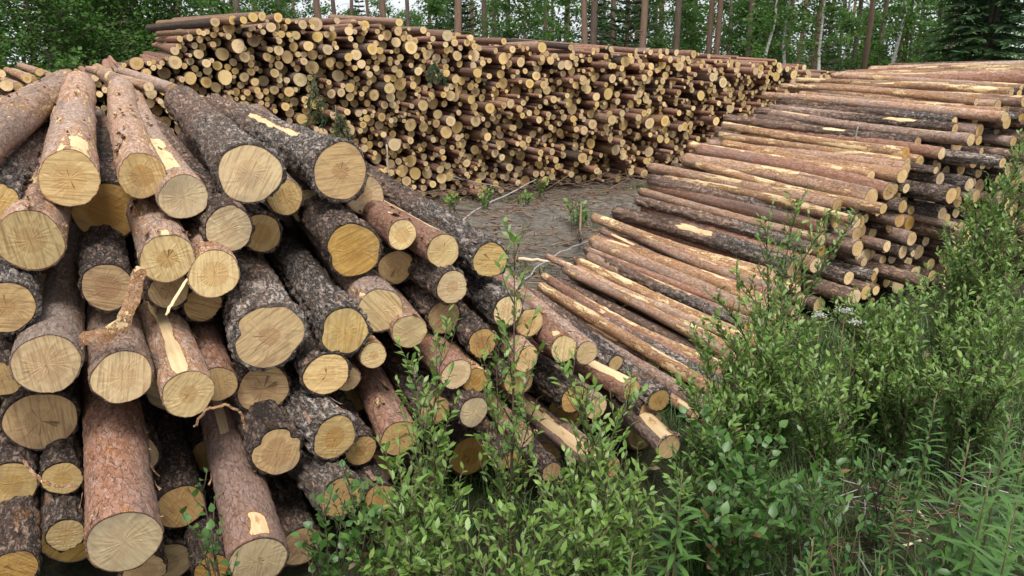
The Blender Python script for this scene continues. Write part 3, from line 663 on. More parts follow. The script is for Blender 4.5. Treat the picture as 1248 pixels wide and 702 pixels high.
for (i, istop) in top:
    r = np.random.default_rng(8000+i)
    yf = 4.68+r.normal(0, .17)-(.3 if r.random() < .1 else 0)
    if X[i] < 5.3: yf = 4.72-(5.3-X[i])*.62+r.normal(0, .12)      # the low tail of the stack lies nearer the road
    L = r.uniform(2.38, 2.62); yw = r.normal(0, .03)+max(0, 5.3-X[i])*.02
    d = np.array([-yw if X[i] > 5.3 else yw, 1, r.normal(0, .008)])
    if istop and X[i] > 8.2: d[2] -= .055
    P = np.array([X[i], yf, Z[i]+(.12 if istop and X[i] > 8.2 else 0)]); px, py, dz = proj(P); tx, ty, _ = proj(P+d*L)
    front = (px < 1250 and py < 345-max(0, px-1090)*.85 and Z[i] > .2 and X[i] < 9.2)
    if istop and px < 1500 and tx < 1225 and X[i] < 9.8:
        ty = 'topgpmtgdprpmtr'[r.integers(15)]
        make_log(P, d, RR[i], L, 8000+i, ty, f'{look[ty]} log, {ords[nt_]} top log of the right stack from its near end', 'top logs of the right stack', 24, 56, name='thin_log', taper=.025,
                 bend=r.normal(0, .03), bare=[(r.uniform(.8, 2.4), r.uniform(.2, .6), a, a+r.uniform(.1, .6)) for a in r.uniform(0, 2.6, r.integers(0, 3))])
        nt_ += 1
    elif front:
        ty = 'dmrgd'[r.integers(5)]; hw = ['near the ground', 'low down', 'at mid height', 'high up', 'just under the top'][min(4, int(5*Z[i]/np.interp(X[i], RX, RZ)))]
        make_log(P, d, RR[i], L, 8000+i, ty, f'{"thick" if RR[i] > .072 else "thin" if RR[i] < .056 else "medium"} {look[ty]} end-on log {hw} in the right stack, {"jutting out" if yf < 4.58 else "set back" if yf > 4.78 else "flush"}, {"right" if px > 1160 else "middle" if px > 1080 else "left"} third', 'end-on logs of the right stack', 20, 12, name='thin_log')
        ni += 1
    else: small_log(gs, P, d, RR[i], L, 10, 8000+i, segs=2)
tag(link('right_stack_logs', gs.build('right_stack_logs', [BARK['d'], END_F])), 'inner logs of the right stack under its top layer', 'log stack', kind='stuff')
print('right logs', len(X), nt_, ni)

# ---- small heap at the far left behind the near pile
gs = Geo()
hp = [(48, 88, 10, .10, (20, 78)), (33, 96, 11, .05, (5, 84)), (8, 104, 15, .0, (-20, 92)), (15, 119, 13, .05, (-15, 105)), (28, 119, 11, .1, (0, 108)),
      (42, 97, 10, .2, (25, 90)), (5, 124, 14, -.1, (-25, 110)), (60, 92, 9, .3, (40, 84)), (-8, 95, 14, 0, (-30, 84)), (-14, 112, 15, 0, (-40, 100)), (22, 106, 12, .15, (0, 96)), (2, 90, 10, .3, (-12, 84)),
      (52, 106, 12, .1, (36, 94)), (38, 110, 12, .0, (20, 98))]
for k, (x, y, dia, dy, tl) in enumerate(hp):
    P = at_Y(x, y, 6.9+dy); Rr = dia*proj(P)[2]/FPX/2
    d = aim(P, tl, R_(-.5)); make_log(P, d, Rr, 2.9, 600+k, 'totmr'[k % 5], f'thin log in the small heap at the far left edge, {ords[sorted(hp).index(hp[k])]} from the left', 'logs of the small far left heap', 16, 14, end=END_F)
X, Z, RR = pack(lambda x: np.interp(x, [-3.2, -2.6, -.9, -.2, .3], [.2, 1.45, 1.62, 1.5, 1.2]), -3.2, .3, lambda r: r.uniform(.06, .1), 300, 31)
for i in range(len(X)): small_log(gs, (X[i], 7.15+random.uniform(-.1, .1), Z[i]), (0, 1, 0), RR[i], 2.9, 9, 9300+i, segs=2)
tag(link('left_heap_logs', gs.build('left_heap_logs', [BARK['o'], END_F])), 'inner logs of the small heap behind the near pile at far left', 'log stack', kind='stuff')
for k, (x, y, dia, Y, tl, ty, lab) in enumerate([
    (152, 107, 22, 6.2, (118, 84), 'o', 'dark-ended log lying across behind the ringed log'), (181, 106, 13, 6.1, (105, 84), 't', 'pale thin log lying behind the top logs at left'),
    (212, 110, 17, 6.0, (118, 76), 'm', 'long thin brown log slanting up to the left behind the top logs')]):
    P = at_Y(x, y, Y); Rr = dia*proj(P)[2]/FPX/2; make_log(P, aim(P, tl, R_(.5)), Rr, 3., 640+k, ty, lab, None, 20, 30)

# ------------------------------------------------------------ leaves and shrubs
def leaf_block(B, D, Nn, Ln, Wd, curl=.25, tipv=None, seed=0, shape='willow'):
    """many folded leaves: B base, D direction, Nn upward normal -> V, tris, attrs"""
    B, D, Nn = (np.asarray(a, float) for a in (B, D, Nn)); n = len(B)
    D = D/np.linalg.norm(D, axis=1)[:, None]; S = np.cross(D, Nn); S /= (np.linalg.norm(S, axis=1)[:, None]+1e-9); U = np.cross(S, D)
    Ln, Wd = np.asarray(Ln)[:, None], np.asarray(Wd)[:, None]
    prof = [(.0, .0), (.30, .85), (.62, .95), (1., .0)] if shape == 'willow' else [(.0, .0), (.28, 1.), (.60, .85), (1., .0)]
    r = np.random.default_rng(seed); cu = curl*r.uniform(.2, 1.6, n)[:, None]; fold = r.uniform(.05, .35, n)[:, None]
    pt = lambda f, s: B+D*Ln*f-U*Ln*cu*f*f+S*Wd*.5*s+U*Wd*abs(s)*fold*.5
    V = np.stack([pt(0, 0), pt(.30, -prof[1][1]), pt(.30, 0), pt(.30, prof[1][1]), pt(.62, -prof[2][1]), pt(.62, 0), pt(.62, prof[2][1]), pt(1., 0)], 1).reshape(-1, 3)
    t = np.array([[0, 2, 1], [0, 3, 2], [4, 5, 7], [5, 6, 7]]); q = np.array([[1, 2, 5, 4], [2, 3, 6, 5]])
    o = (np.arange(n)*8)[:, None, None]
    rn = r.random(n); tv = np.zeros(n) if tipv is None else tipv
    return V, (o+t[None]).reshape(-1, 3), (o+q[None]).reshape(-1, 4), dict(rnd=np.repeat(rn, 8), tip=np.repeat(tv, 8))
LEAF1 = {}
def unit_leaf(mat, shape, asp):
    k = (mat.name, shape, asp)
    if k not in LEAF1:
        LEAF1[k] = []
        for s in range(4):
            V, T, Q, A = leaf_block([[0, 0, 0]], [[0, 1, 0]], [[0, 0, 1]], [1.], [asp], .25, np.array([.1+.15*s]), s*13+5, shape)
            LEAF1[k].append(mesh_np('leaf', V, [T, Q], A, [mat]))
    return LEAF1[k]
def rot_about(v, ax, a):
    ax = ax/np.linalg.norm(ax); return v*math.cos(a)+np.cross(ax, v)*math.sin(a)+ax*(ax@v)*(1-math.cos(a))
def shrub(name, label, tops, base, group, mat, leaf=(.045, .018), seed=0, twigs=13, per=9, shape='willow', solo=0, stem_r=.006, start=.2, twl=.25, cat='shrub', stem_mat=None, up=.95):
    """tops: stem tips in the place; base: where the clump stands"""
    r = np.random.default_rng(seed); base = np.array([base[0], base[1], float(gz(base[0], base[1]))])
    root = empty(name, Matrix.Translation(Vector(base))); tag(root, label, cat, group)
    LB = []; g2 = Geo()
    for T in tops:
        T = np.asarray(T, float)-base; b0 = np.array([r.normal(0, .05), r.normal(0, .05), -.02]); h = np.linalg.norm(T)
        sag = np.array([-T[0]*.25, -T[1]*.25, T[2]*.08])+r.normal(0, .02, 3)
        s = np.linspace(0, 1, 9)[:, None]; pts = b0+(T-b0)*s+sag*np.sin(s*PI)
        gS = Geo(); add_tube(gS, pts, np.linspace(stem_r*(.7+.5*h), .0015, 9), 5, dict(rnd=r.random()))
        link('stem', gS.build('stem', [stem_mat or STEM]), root)
        def along(f): x = f*8; k = min(int(x), 7); return pts[k]+(pts[k+1]-pts[k])*(x-k), pts[k+1]-pts[k]
        nt2 = max(4, int(twigs*h)); ph = r.random()*6
        for k in range(nt2):
            f = start+(1-start)*(k+r.random()*.6)/nt2; f = min(f, .99); p0, dd = along(f); dd = dd/np.linalg.norm(dd); ph += 2.4
            out = np.array([math.cos(ph), math.sin(ph), 0]); tl = twl*(1.15-f)*r.uniform(.6, 1.3)+.05
            td = dd*up+out*(.6)+np.array([0, 0, .15]); td /= np.linalg.norm(td); e = p0+td*tl+np.array([0, 0, tl*.25])
            mid = p0+td*tl*.5; add_tube(g2, [p0, mid, e], [.0028, .002, .001], 4, dict(rnd=r.random()))
            nl_ = max(3, int(per*1.25*(tl/.2)*r.uniform(.7, 1.2)))
            for q in range(nl_):
                u = (q+.7)/nl_; pp = (p0*(1-u)+mid*u*2*(1-u) + e*u*u) if False else (p0+(e-p0)*u)
                a = r.random()*6.28; o2 = np.array([math.cos(a), math.sin(a), r.uniform(-.3, .9)])
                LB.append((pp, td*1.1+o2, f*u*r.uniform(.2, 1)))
        for q in range(int(per*h*2.2)):                            # leaves on the stem itself, crowded at the tip
            f = 1-(r.random()**1.6)*(1-start); pp, dd = along(min(f, .995)); dd = dd/np.linalg.norm(dd); a = r.random()*6.28
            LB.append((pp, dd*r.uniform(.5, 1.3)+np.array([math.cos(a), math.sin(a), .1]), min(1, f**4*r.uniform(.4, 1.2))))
    link('twigs', g2.build('twigs', [stem_mat or STEM]), root)['kind'] = 'stuff'
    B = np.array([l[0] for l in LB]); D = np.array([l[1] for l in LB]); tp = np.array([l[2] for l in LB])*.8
    n = len(B); sz = r.uniform(.65, 1.3, n); Nn = np.array([0, 0, 1.])+r.normal(0, .45, (n, 3))
    near = np.argsort(np.linalg.norm(B+base-CP, axis=1)/sz); solo_i = near[:solo]; rest = near[solo:]
    um = unit_leaf(mat, shape, round(leaf[1]/leaf[0], 2))
    for i in solo_i:
        y = Vector(D[i]).normalized(); x = y.cross(Vector(Nn[i])).normalized(); z = x.cross(y)
        M = Matrix((x, y, z)).transposed().to_4x4(); link('leaf', um[i % 4], root, Matrix.Translation(Vector(B[i])) @ M @ Matrix.Scale(leaf[0]*sz[i], 4))
    V, T3, Q4, A = leaf_block(B[rest], D[rest], Nn[rest], leaf[0]*sz[rest], leaf[1]*sz[rest], .25, tp[rest], seed+1, shape)
    link('foliage', mesh_np('foliage', V, [T3, Q4], A, [mat]), root)['kind'] = 'stuff'
    return n
def tops_at(lst): return [at_depth(*q) for q in lst]
def mean_base(tp, dx=0, dy=0): a = np.array(tp); return (a[:, 0].mean()+dx, a[:, 1].mean()+dy)
nlv = 0
G1 = 'willow shrubs in front of the log piles'
def sh(label, lst, **kw):
    global nlv
    tp = tops_at(lst); nlv += shrub('willow_shrub', label, tp, mean_base(tp, kw.pop('dx', 0), kw.pop('dy', 0)), kw.pop('group', G1), kw.pop('mat', L_WILLOW), **kw)
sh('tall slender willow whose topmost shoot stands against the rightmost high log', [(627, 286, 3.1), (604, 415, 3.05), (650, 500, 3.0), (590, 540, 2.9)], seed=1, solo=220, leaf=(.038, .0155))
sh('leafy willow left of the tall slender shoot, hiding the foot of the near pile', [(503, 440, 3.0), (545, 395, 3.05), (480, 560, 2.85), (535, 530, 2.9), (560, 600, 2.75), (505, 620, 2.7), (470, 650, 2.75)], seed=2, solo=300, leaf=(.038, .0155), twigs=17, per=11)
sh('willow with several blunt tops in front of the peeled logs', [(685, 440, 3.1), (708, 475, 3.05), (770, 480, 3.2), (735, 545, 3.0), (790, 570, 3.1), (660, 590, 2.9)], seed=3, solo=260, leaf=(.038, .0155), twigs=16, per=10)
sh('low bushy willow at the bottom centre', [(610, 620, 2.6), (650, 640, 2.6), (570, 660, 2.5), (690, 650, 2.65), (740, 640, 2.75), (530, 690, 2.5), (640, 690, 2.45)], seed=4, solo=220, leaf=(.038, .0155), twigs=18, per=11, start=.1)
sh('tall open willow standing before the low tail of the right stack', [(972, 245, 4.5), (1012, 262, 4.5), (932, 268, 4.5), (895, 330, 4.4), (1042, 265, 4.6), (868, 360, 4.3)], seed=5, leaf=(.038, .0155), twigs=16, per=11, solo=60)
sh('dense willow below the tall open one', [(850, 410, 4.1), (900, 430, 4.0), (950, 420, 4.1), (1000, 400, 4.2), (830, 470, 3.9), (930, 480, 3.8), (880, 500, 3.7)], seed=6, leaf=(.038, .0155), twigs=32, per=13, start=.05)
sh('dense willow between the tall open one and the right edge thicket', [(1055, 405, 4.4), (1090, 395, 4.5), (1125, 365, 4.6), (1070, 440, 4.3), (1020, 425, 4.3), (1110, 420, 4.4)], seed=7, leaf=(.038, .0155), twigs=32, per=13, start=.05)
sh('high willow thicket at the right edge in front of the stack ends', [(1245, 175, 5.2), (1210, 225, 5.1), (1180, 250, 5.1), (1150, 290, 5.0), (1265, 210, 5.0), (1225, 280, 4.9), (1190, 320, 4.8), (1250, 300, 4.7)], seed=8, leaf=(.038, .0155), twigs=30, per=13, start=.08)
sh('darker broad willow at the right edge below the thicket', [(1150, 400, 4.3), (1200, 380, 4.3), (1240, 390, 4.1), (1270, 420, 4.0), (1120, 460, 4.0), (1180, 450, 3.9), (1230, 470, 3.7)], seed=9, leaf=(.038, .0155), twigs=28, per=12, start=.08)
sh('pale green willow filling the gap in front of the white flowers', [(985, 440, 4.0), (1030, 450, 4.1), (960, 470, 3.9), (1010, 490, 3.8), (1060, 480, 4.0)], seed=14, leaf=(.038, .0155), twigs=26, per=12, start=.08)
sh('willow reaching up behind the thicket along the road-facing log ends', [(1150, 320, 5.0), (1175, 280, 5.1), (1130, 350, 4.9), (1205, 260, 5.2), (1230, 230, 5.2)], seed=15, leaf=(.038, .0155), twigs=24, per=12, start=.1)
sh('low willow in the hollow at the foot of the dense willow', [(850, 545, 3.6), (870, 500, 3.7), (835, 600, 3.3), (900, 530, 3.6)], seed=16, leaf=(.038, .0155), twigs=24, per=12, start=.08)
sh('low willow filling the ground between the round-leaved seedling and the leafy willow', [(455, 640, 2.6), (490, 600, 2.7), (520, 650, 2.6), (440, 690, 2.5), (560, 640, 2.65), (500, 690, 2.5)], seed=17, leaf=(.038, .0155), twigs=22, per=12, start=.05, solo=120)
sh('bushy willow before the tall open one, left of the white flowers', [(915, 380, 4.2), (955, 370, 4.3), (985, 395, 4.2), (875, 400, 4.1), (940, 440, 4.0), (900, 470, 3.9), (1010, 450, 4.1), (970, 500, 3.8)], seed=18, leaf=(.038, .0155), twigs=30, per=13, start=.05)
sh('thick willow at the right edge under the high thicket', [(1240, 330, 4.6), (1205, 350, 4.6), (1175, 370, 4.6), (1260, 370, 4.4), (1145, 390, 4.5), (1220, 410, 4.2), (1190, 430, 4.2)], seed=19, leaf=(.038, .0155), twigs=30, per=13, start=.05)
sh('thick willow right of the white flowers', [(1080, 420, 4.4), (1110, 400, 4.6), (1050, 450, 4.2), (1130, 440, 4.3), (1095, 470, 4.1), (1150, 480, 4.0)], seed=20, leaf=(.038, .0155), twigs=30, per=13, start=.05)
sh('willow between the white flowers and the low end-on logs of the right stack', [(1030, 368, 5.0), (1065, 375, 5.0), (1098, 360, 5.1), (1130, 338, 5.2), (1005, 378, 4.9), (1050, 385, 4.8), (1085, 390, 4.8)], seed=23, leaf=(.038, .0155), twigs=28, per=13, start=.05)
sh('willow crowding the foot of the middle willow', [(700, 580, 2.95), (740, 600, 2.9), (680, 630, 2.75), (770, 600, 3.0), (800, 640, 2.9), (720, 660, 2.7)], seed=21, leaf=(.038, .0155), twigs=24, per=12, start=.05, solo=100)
sh('broad-leaved low bush at the lower middle beside the bright fireweed', [(880, 600, 3.2), (860, 640, 3.0), (920, 650, 3.0), (895, 560, 3.4), (940, 600, 3.2)], seed=22, mat=L_BIRCH, leaf=(.05, .032), shape='round', twigs=16, per=8, start=.1, solo=120, group='round-leaved seedlings')
for k_, (x_, y_, d_, lb_) in enumerate([(1160, 640, 2.9, 'low herb between the dry twigs and the right fireweeds'), (1130, 695, 2.6, 'low herb at the bottom edge left of the corner fireweed'), (1000, 560, 3.5, 'low herb in the dark hollow'), (1075, 550, 3.6, 'low herb in the hollow beneath the right willows')]):
    sh(lb_, [(x_, y_, d_), (x_+25, y_+15, d_), (x_-25, y_+18, d_), (x_+8, y_+30, d_-.1)], seed=40+k_, mat=(L_BIRCH, L_FIRE)[k_ % 2], leaf=(.042, .021), twigs=14, per=8, start=.1, twl=.14, solo=40, group='low herbs at the bottom right', up=.4)
sh('round-leaved birch seedling at the foot of the grey leaf-covered log', [(395, 610, 2.55), (425, 585, 2.6), (450, 620, 2.55), (380, 660, 2.5), (430, 660, 2.5)], seed=10, mat=L_BIRCH, leaf=(.032, .026), shape='round', twigs=16, per=8, solo=200, group='round-leaved seedlings', start=.1)
sh('thin birch sprig in front of the gap between the two long red logs', [(243, 588, 2.45), (236, 640, 2.4), (262, 650, 2.4)], seed=11, mat=L_BIRCH, leaf=(.028, .022), shape='round', twigs=10, per=6, solo=120, group='round-leaved seedlings', twl=.12)
sh('round-leaved bush with a few orange leaves right of the fireweed', [(850, 520, 3.6), (890, 540, 3.5), (920, 560, 3.5), (870, 580, 3.4), (950, 540, 3.6), (910, 620, 3.2)], seed=12, mat=L_BIRCH, leaf=(.04, .03), shape='round', twigs=17, per=9, solo=160, group='round-leaved seedlings', start=.1)
sh('small pale seedling beside the dry twigs', [(985, 600, 3.1), (1010, 630, 3.0), (960, 640, 3.0), (1000, 590, 3.2)], seed=13, mat=L_FIRE, leaf=(.05, .022), twigs=10, per=6, solo=80, group='round-leaved seedlings', start=.3)
print('shrub leaves', nlv)

# ------------------------------------------------------------ fireweed: single stem, long leaves set all round it
def fireweed(label, top, depth, h, seed, lean=(0, 0), ll=.11):
    r = np.random.default_rng(seed); T = at_depth(*top, depth); b = T-np.array([lean[0], lean[1], h]); b[2] = max(b[2], gz(b[0], b[1])-.02) if T[2]-h > -.2 else gz(b[0], b[1])
    b[2] = gz(b[0], b[1]); base = b.copy(); root = empty('fireweed_plant', Matrix.Translation(Vector(base))); tag(root, label, 'plant', 'fireweed plants')
    T = T-base; pts = [T*f+np.array([0, 0, 0]) for f in np.linspace(0, 1, 7)]
    g = Geo(); add_tube(g, pts, np.linspace(.005, .002, 7), 6, dict(rnd=r.random())); link('stem', g.build('stem', [STEM_G]), root)
    n = int(34+h*60); um = unit_leaf(L_FIRE, 'willow', .19)
    for k in range(n):
        f = .25+.75*(k/n)**.9; a = k*2.4+r.normal(0, .2); el = .15+.95*max(0, f-.45)+r.normal(0, .12)
        d = Vector((math.cos(a)*math.cos(el), math.sin(a)*math.cos(el), math.sin(el))); x = d.cross(Vector((0, 0, 1))).normalized(); z = x.cross(d)
        l = ll*(1 if f < .7 else 1-.75*(f-.7)/.3)*r.uniform(.8, 1.15)
        M = Matrix((x, d, z)).transposed().to_4x4()
        link('leaf', um[min(3, int(f*4))], root, Matrix.Translation(Vector(T*f)) @ M @ Matrix.Scale(l, 4))
for a in [('tallest fireweed at the right edge with long leaves', (1232, 505), 2.7, .9, 51, (0, 0), .13), ('fireweed left of the tallest one at the right edge', (1182, 535), 2.75, .8, 52, (.03, 0), .12),
          ('fireweed cut by the bottom right corner', (1240, 610), 2.3, .6, 53, (0, 0), .13), ('slim red-stemmed fireweed above the dry twigs', (1142, 478), 3.3, .9, 54, (.02, 0), .085),
          ('bright fireweed beside the round-leaved bush in the bottom centre', (832, 572), 2.85, .7, 55, (.02, 0), .11), ('fireweed sprout at the bottom edge left of the bright fireweed', (770, 668), 2.5, .35, 56, (0, 0), .1),
          ('fireweed sprout in the bottom right near the grey forked stick', (992, 655), 2.6, .35, 57, (0, 0), .09), ('fireweed sprout at the bottom edge under the dry twigs', (1075, 690), 2.4, .25, 58, (0, 0), .08),
          ('fireweed between the two tall right-hand ones', (1208, 570), 2.5, .65, 59, (0, 0), .12), ('small fireweed by the pale bent stick', (1098, 590), 3.0, .4, 60, (0, 0), .07),
          ('fireweed low at the right edge behind the tallest one', (1250, 540), 3.0, .8, 61, (0, 0), .12), ('fireweed sprout at the bottom edge in the middle', (590, 678), 2.4, .4, 62, (0, 0), .09)]:
    fireweed(*a)

# ------------------------------------------------------------ white flower heads
for k, (x, y, lab) in enumerate([(1000, 384, 'white flower head left of a pair above the dense willow'), (1043, 392, 'white flower head on the right of the pair above the dense willow'), (1030, 378, 'faint white flower head behind the pair')]):
    T = at_depth(x, y, 4.1); root = empty('white_flower', Matrix.Translation(Vector((T[0], T[1], 0)))); tag(root, lab, 'flower', 'white flowers')
    g = Geo(); add_tube(g, [(0, 0, 0), (.01, .0, T[2]*.6), (0, 0, T[2]-.03)], .0025, 5, dict(rnd=.4)); r = np.random.default_rng(k)
    for q in range(9): a = q*.7; add_tube(g, [(0, 0, T[2]-.035), (math.cos(a)*.028, math.sin(a)*.028, T[2]-.004)], .001, 4, dict(rnd=.4))
    link('stem', g.build('stem', [STEM_G]), root)
    B = np.c_[r.normal(0, .022, (90, 2)), T[2]+r.normal(0, .004, 90)]; D = np.c_[r.normal(0, 1, (90, 2)), np.full(90, .3)]
    V, T3, Q4, A = leaf_block(B, D, np.tile([0, 0, 1.], (90, 1)), np.full(90, .009), np.full(90, .008), 0, None, k)
    link('flower_head', mesh_np('flower_head', V, [T3, Q4], A, [L_PETAL]), root)

# ------------------------------------------------------------ grass
def grass(name, label, pts, hmin, hmax, seed, mat=L_GRASS, wd=.004):
    r = np.random.default_rng(seed); n = len(pts); P = np.c_[pts, gz(pts[:, 0], pts[:, 1])-.01]
    a = r.random(n)*6.28; le = r.uniform(.1, .7, n); h = r.uniform(hmin, hmax, n); D = np.c_[np.cos(a)*le, np.sin(a)*le, np.ones(n)]
    S = np.c_[-np.sin(a), np.cos(a), np.zeros(n)]*wd*r.uniform(.6, 1.3, n)[:, None]; O = np.c_[np.cos(a), np.sin(a), np.zeros(n)]
    p1 = P+D*(h*.55)[:, None]; p2 = P+D*(h*.9)[:, None]+O*(h*le*.5)[:, None]-np.c_[np.zeros((n, 2)), h*.12]
    V = np.stack([P-S, P+S, p1-S*.8, p1+S*.8, p2], 1).reshape(-1, 3); o = (np.arange(n)*5)[:, None]
    A = dict(rnd=np.repeat(r.random(n), 5), tip=np.repeat(r.random(n)**3, 5)*np.tile([0, 0, .5, .5, 1], n))
    tag(link(name, mesh_np(name, V, [o+np.array([[1, 0, 2, 3]]), o+np.array([[3, 2, 4]])], A, [mat])), label, 'grass', None, 'stuff')
r = np.random.default_rng(77)
pts = np.c_[r.uniform(1.2, 7.5, 30000), r.uniform(.5, 4.3, 30000)]
dens = fbm(pts[:, 0]*1.3, pts[:, 1]*1.3, 41, 3); pts = pts[(dens > .38) | (r.random(len(pts)) < .15)]
dx, dy = pts[:, 0]-at_Z(1090, 640)[0], pts[:, 1]-at_Z(1090, 640)[1]
pts = pts[(dx**2+dy**2 > .40**2) | (r.random(len(pts)) < .35)]
grass('grass', 'soft green grass growing beneath the shrubs at the right', pts, .05, .20, 78)
pts = np.concatenate([at_Z(880, 690)[:2]+r.normal(0, .09, (900, 2)), at_Z(1040, 540)[:2]+r.normal(0, .2, (1500, 2)), at_Z(940, 640)[:2]+r.normal(0, .15, (700, 2))])
grass('grass_tuft', 'long fine grass tuft beside the bright fireweed', pts, .2, .42, 79, wd=.0025)
pts = np.c_[r.uniform(-14, 40, 24000), r.uniform(14.4, 32, 24000)]
grass('forest_grass', 'green undergrowth along the forest edge behind the stacks', pts, .15, .6, 80, wd=.012)
pts = np.concatenate([np.c_[r.normal(cx, .22, 160), r.normal(cy, .14, 160)] for cx, cy in [at_Z(720, 268)[:2], at_Z(650, 330)[:2], at_Z(600, 240)[:2], at_Z(780, 225)[:2], at_Z(500, 245)[:2]]])
grass('track_grass', 'sparse green grass on the churned track', pts, .04, .14, 81)
# ------------------------------------------------------------ sprouts on the track
for k, (x, y, h, lab) in enumerate([(592, 258, .32, 'leafy green sprout at the foot of the back stack'), (552, 262, .25, 'green sprout left of the leafy one by the back stack'), (700, 272, .25, 'small sprout on the open track'),
                                    (706, 292, .42, 'sprout beside the thin dark stake on the track'), (660, 240, .22, 'sprout near the back stack right of the grey branch'), (560, 300, .22, 'sprout just behind the rightmost high log'), (640, 255, .2, 'sprout under the grey branch')]):
    b = at_Z(x, y); tp = [b+np.array([random.uniform(-.12, .12), random.uniform(-.1, .1), h*random.uniform(.6, 1)]) for q in range(4)]
    shrub('sprout', lab, tp, b, 'sprouts on the track', L_WILLOW, seed=200+k, leaf=(.06, .035), twigs=16, per=5, cat='plant', shape='round', stem_r=.004, twl=.12)

# ------------------------------------------------------------ sticks, branches, bark strips
def branch(name, label, pts, r0, r1, mat, cat='branch', seed=0, twigs=0, n=6, group=None):
    rr = np.random.default_rng(seed); P = np.array(pts, float); s = np.linspace(0, len(P)-1, 4*(len(P)-1)+1)
    Q = np.stack([np.interp(s, range(len(P)), P[:, k]) for k in range(3)], 1); L = np.linalg.norm(P[-1]-P[0])
    Q[1:-1] += rr.normal(0, L*.008, (len(Q)-2, 3)); root = empty(name, Matrix.Translation(Vector(Q[0]))); tag(root, label, cat, group)
    g = Geo(); add_tube(g, Q-Q[0], np.linspace(r0, r1, len(Q)), n, dict(rnd=rr.random())); link('main_stem', g.build('main_stem', [mat]), root)
    for k in range(twigs):
        f = rr.uniform(.25, .95); i = int(f*(len(Q)-1)); d = (Q[-1]-Q[0])*.22*rr.uniform(.5, 1.2)+rr.normal(0, L*.09, 3); g = Geo()
        add_tube(g, [Q[i]-Q[0], Q[i]-Q[0]+d*.5+rr.normal(0, .01, 3), Q[i]-Q[0]+d], [r1*.8+.001, r1*.7, .001], 4, dict(rnd=rr.random())); link('side_twig', g.build('side_twig', [mat]), root)
    return root
GP = lambda x, y, z=.02: at_Z(x, y, z)
branch('dead_branch', 'long grey bare branch leaning over the track towards the back stack', [GP(556, 274, .03), at_Y(600, 246, 10.1), at_Y(655, 218, 10.7)], .013, .007, TWIG_GREY, seed=1)
branch('dead_branch', 'thin grey branch arching at the foot of the back stack', [GP(625, 232, .03), at_Y(580, 222, 10.9), at_Y(546, 214, 10.95)], .012, .005, TWIG_GREY, seed=2, twigs=3)
branch('birch_pole', 'slim pale pole standing upright against the back stack', [GP(474, 250, 0), at_Y(473, 215, 10.75), at_Y(471, 176, 10.75)], .017, .012, TWIG_PALE, 'pole', 3)
branch('peeled_stick', 'pale peeled stick lying behind the foremost right-hand logs', [GP(632, 316, .06), GP(655, 317, .05), GP(686, 321, .05)], .022, .015, TWIG_PALE, 'stick', 4)
branch('stake', 'thin dark stake standing on the track', [GP(707, 292, 0), GP(708, 292, .2)+[0, 0, .0], GP(707, 291, 0)+[0, 0, .45]], .018, .014, TWIG_BROWN, 'stake', 5)
branch('dead_branch', 'dark thin branch bent before the right stack', [GP(640, 340, .02), GP(665, 318, .05), GP(700, 300, .12), GP(728, 292, .2)], .008, .004, TWIG_GREY, seed=6, twigs=4)
branch('dead_branch', 'wispy upright dead twig on the track', [GP(628, 320, 0), GP(635, 290, .15), GP(640, 280, .45)], .006, .002, TWIG_BROWN, seed=7, twigs=5)
branch('leaning_pole', 'pale thin stick leaning on the far right of the back stack', [GP(822, 205, 0), at_Y(832, 170, 11.4), at_Y(838, 148, 11.5)], .02, .014, TWIG_PALE, 'stick', 8)
branch('bent_stick', 'pale bent stick lying by the dry twigs', [GP(1117, 620, .05), GP(1128, 634, .05), GP(1145, 637, .04)], .008, .005, TWIG_PALE, 'stick', 9)
branch('dry_stick', 'straight pale stick with a reddish end among the dry twigs', [GP(1098, 666, .03), GP(1130, 657, .04)], .008, .006, TWIG_PALE, 'stick', 10)
branch('dead_branch', 'long thin brown twig slanting through the dry twigs', [GP(1030, 598, .1), GP(1060, 640, .06), GP(1105, 663, .04)], .006, .003, TWIG_BROWN, seed=11, twigs=3)
branch('forked_stick', 'grey forked stick at the bottom edge', [GP(935, 675, .03), GP(952, 695, .03), GP(962, 712, .02)], .008, .005, TWIG_GREY, 'stick', 12, 2)
branch('grey_stick', 'grey upright bent stick left of the dry twigs', [GP(1000, 660, .0), GP(995, 640, .06), GP(988, 622, .1)], .010, .005, TWIG_GREY, 'stick', 13)
branch('dark_branch', 'dark arching branch in the right-hand bushes', [GP(1095, 560, .0), GP(1085, 525, .12), GP(1110, 470, .2), GP(1125, 440, .3)], .010, .004, STEM, seed=14, twigs=4)
branch('wire_twig', 'pale twig stuck upright on top of the right stack', [at_Y(1042, 171, 5.1), at_Y(1046, 154, 5.1)], .008, .006, TWIG_GREY, 'twig', 15)
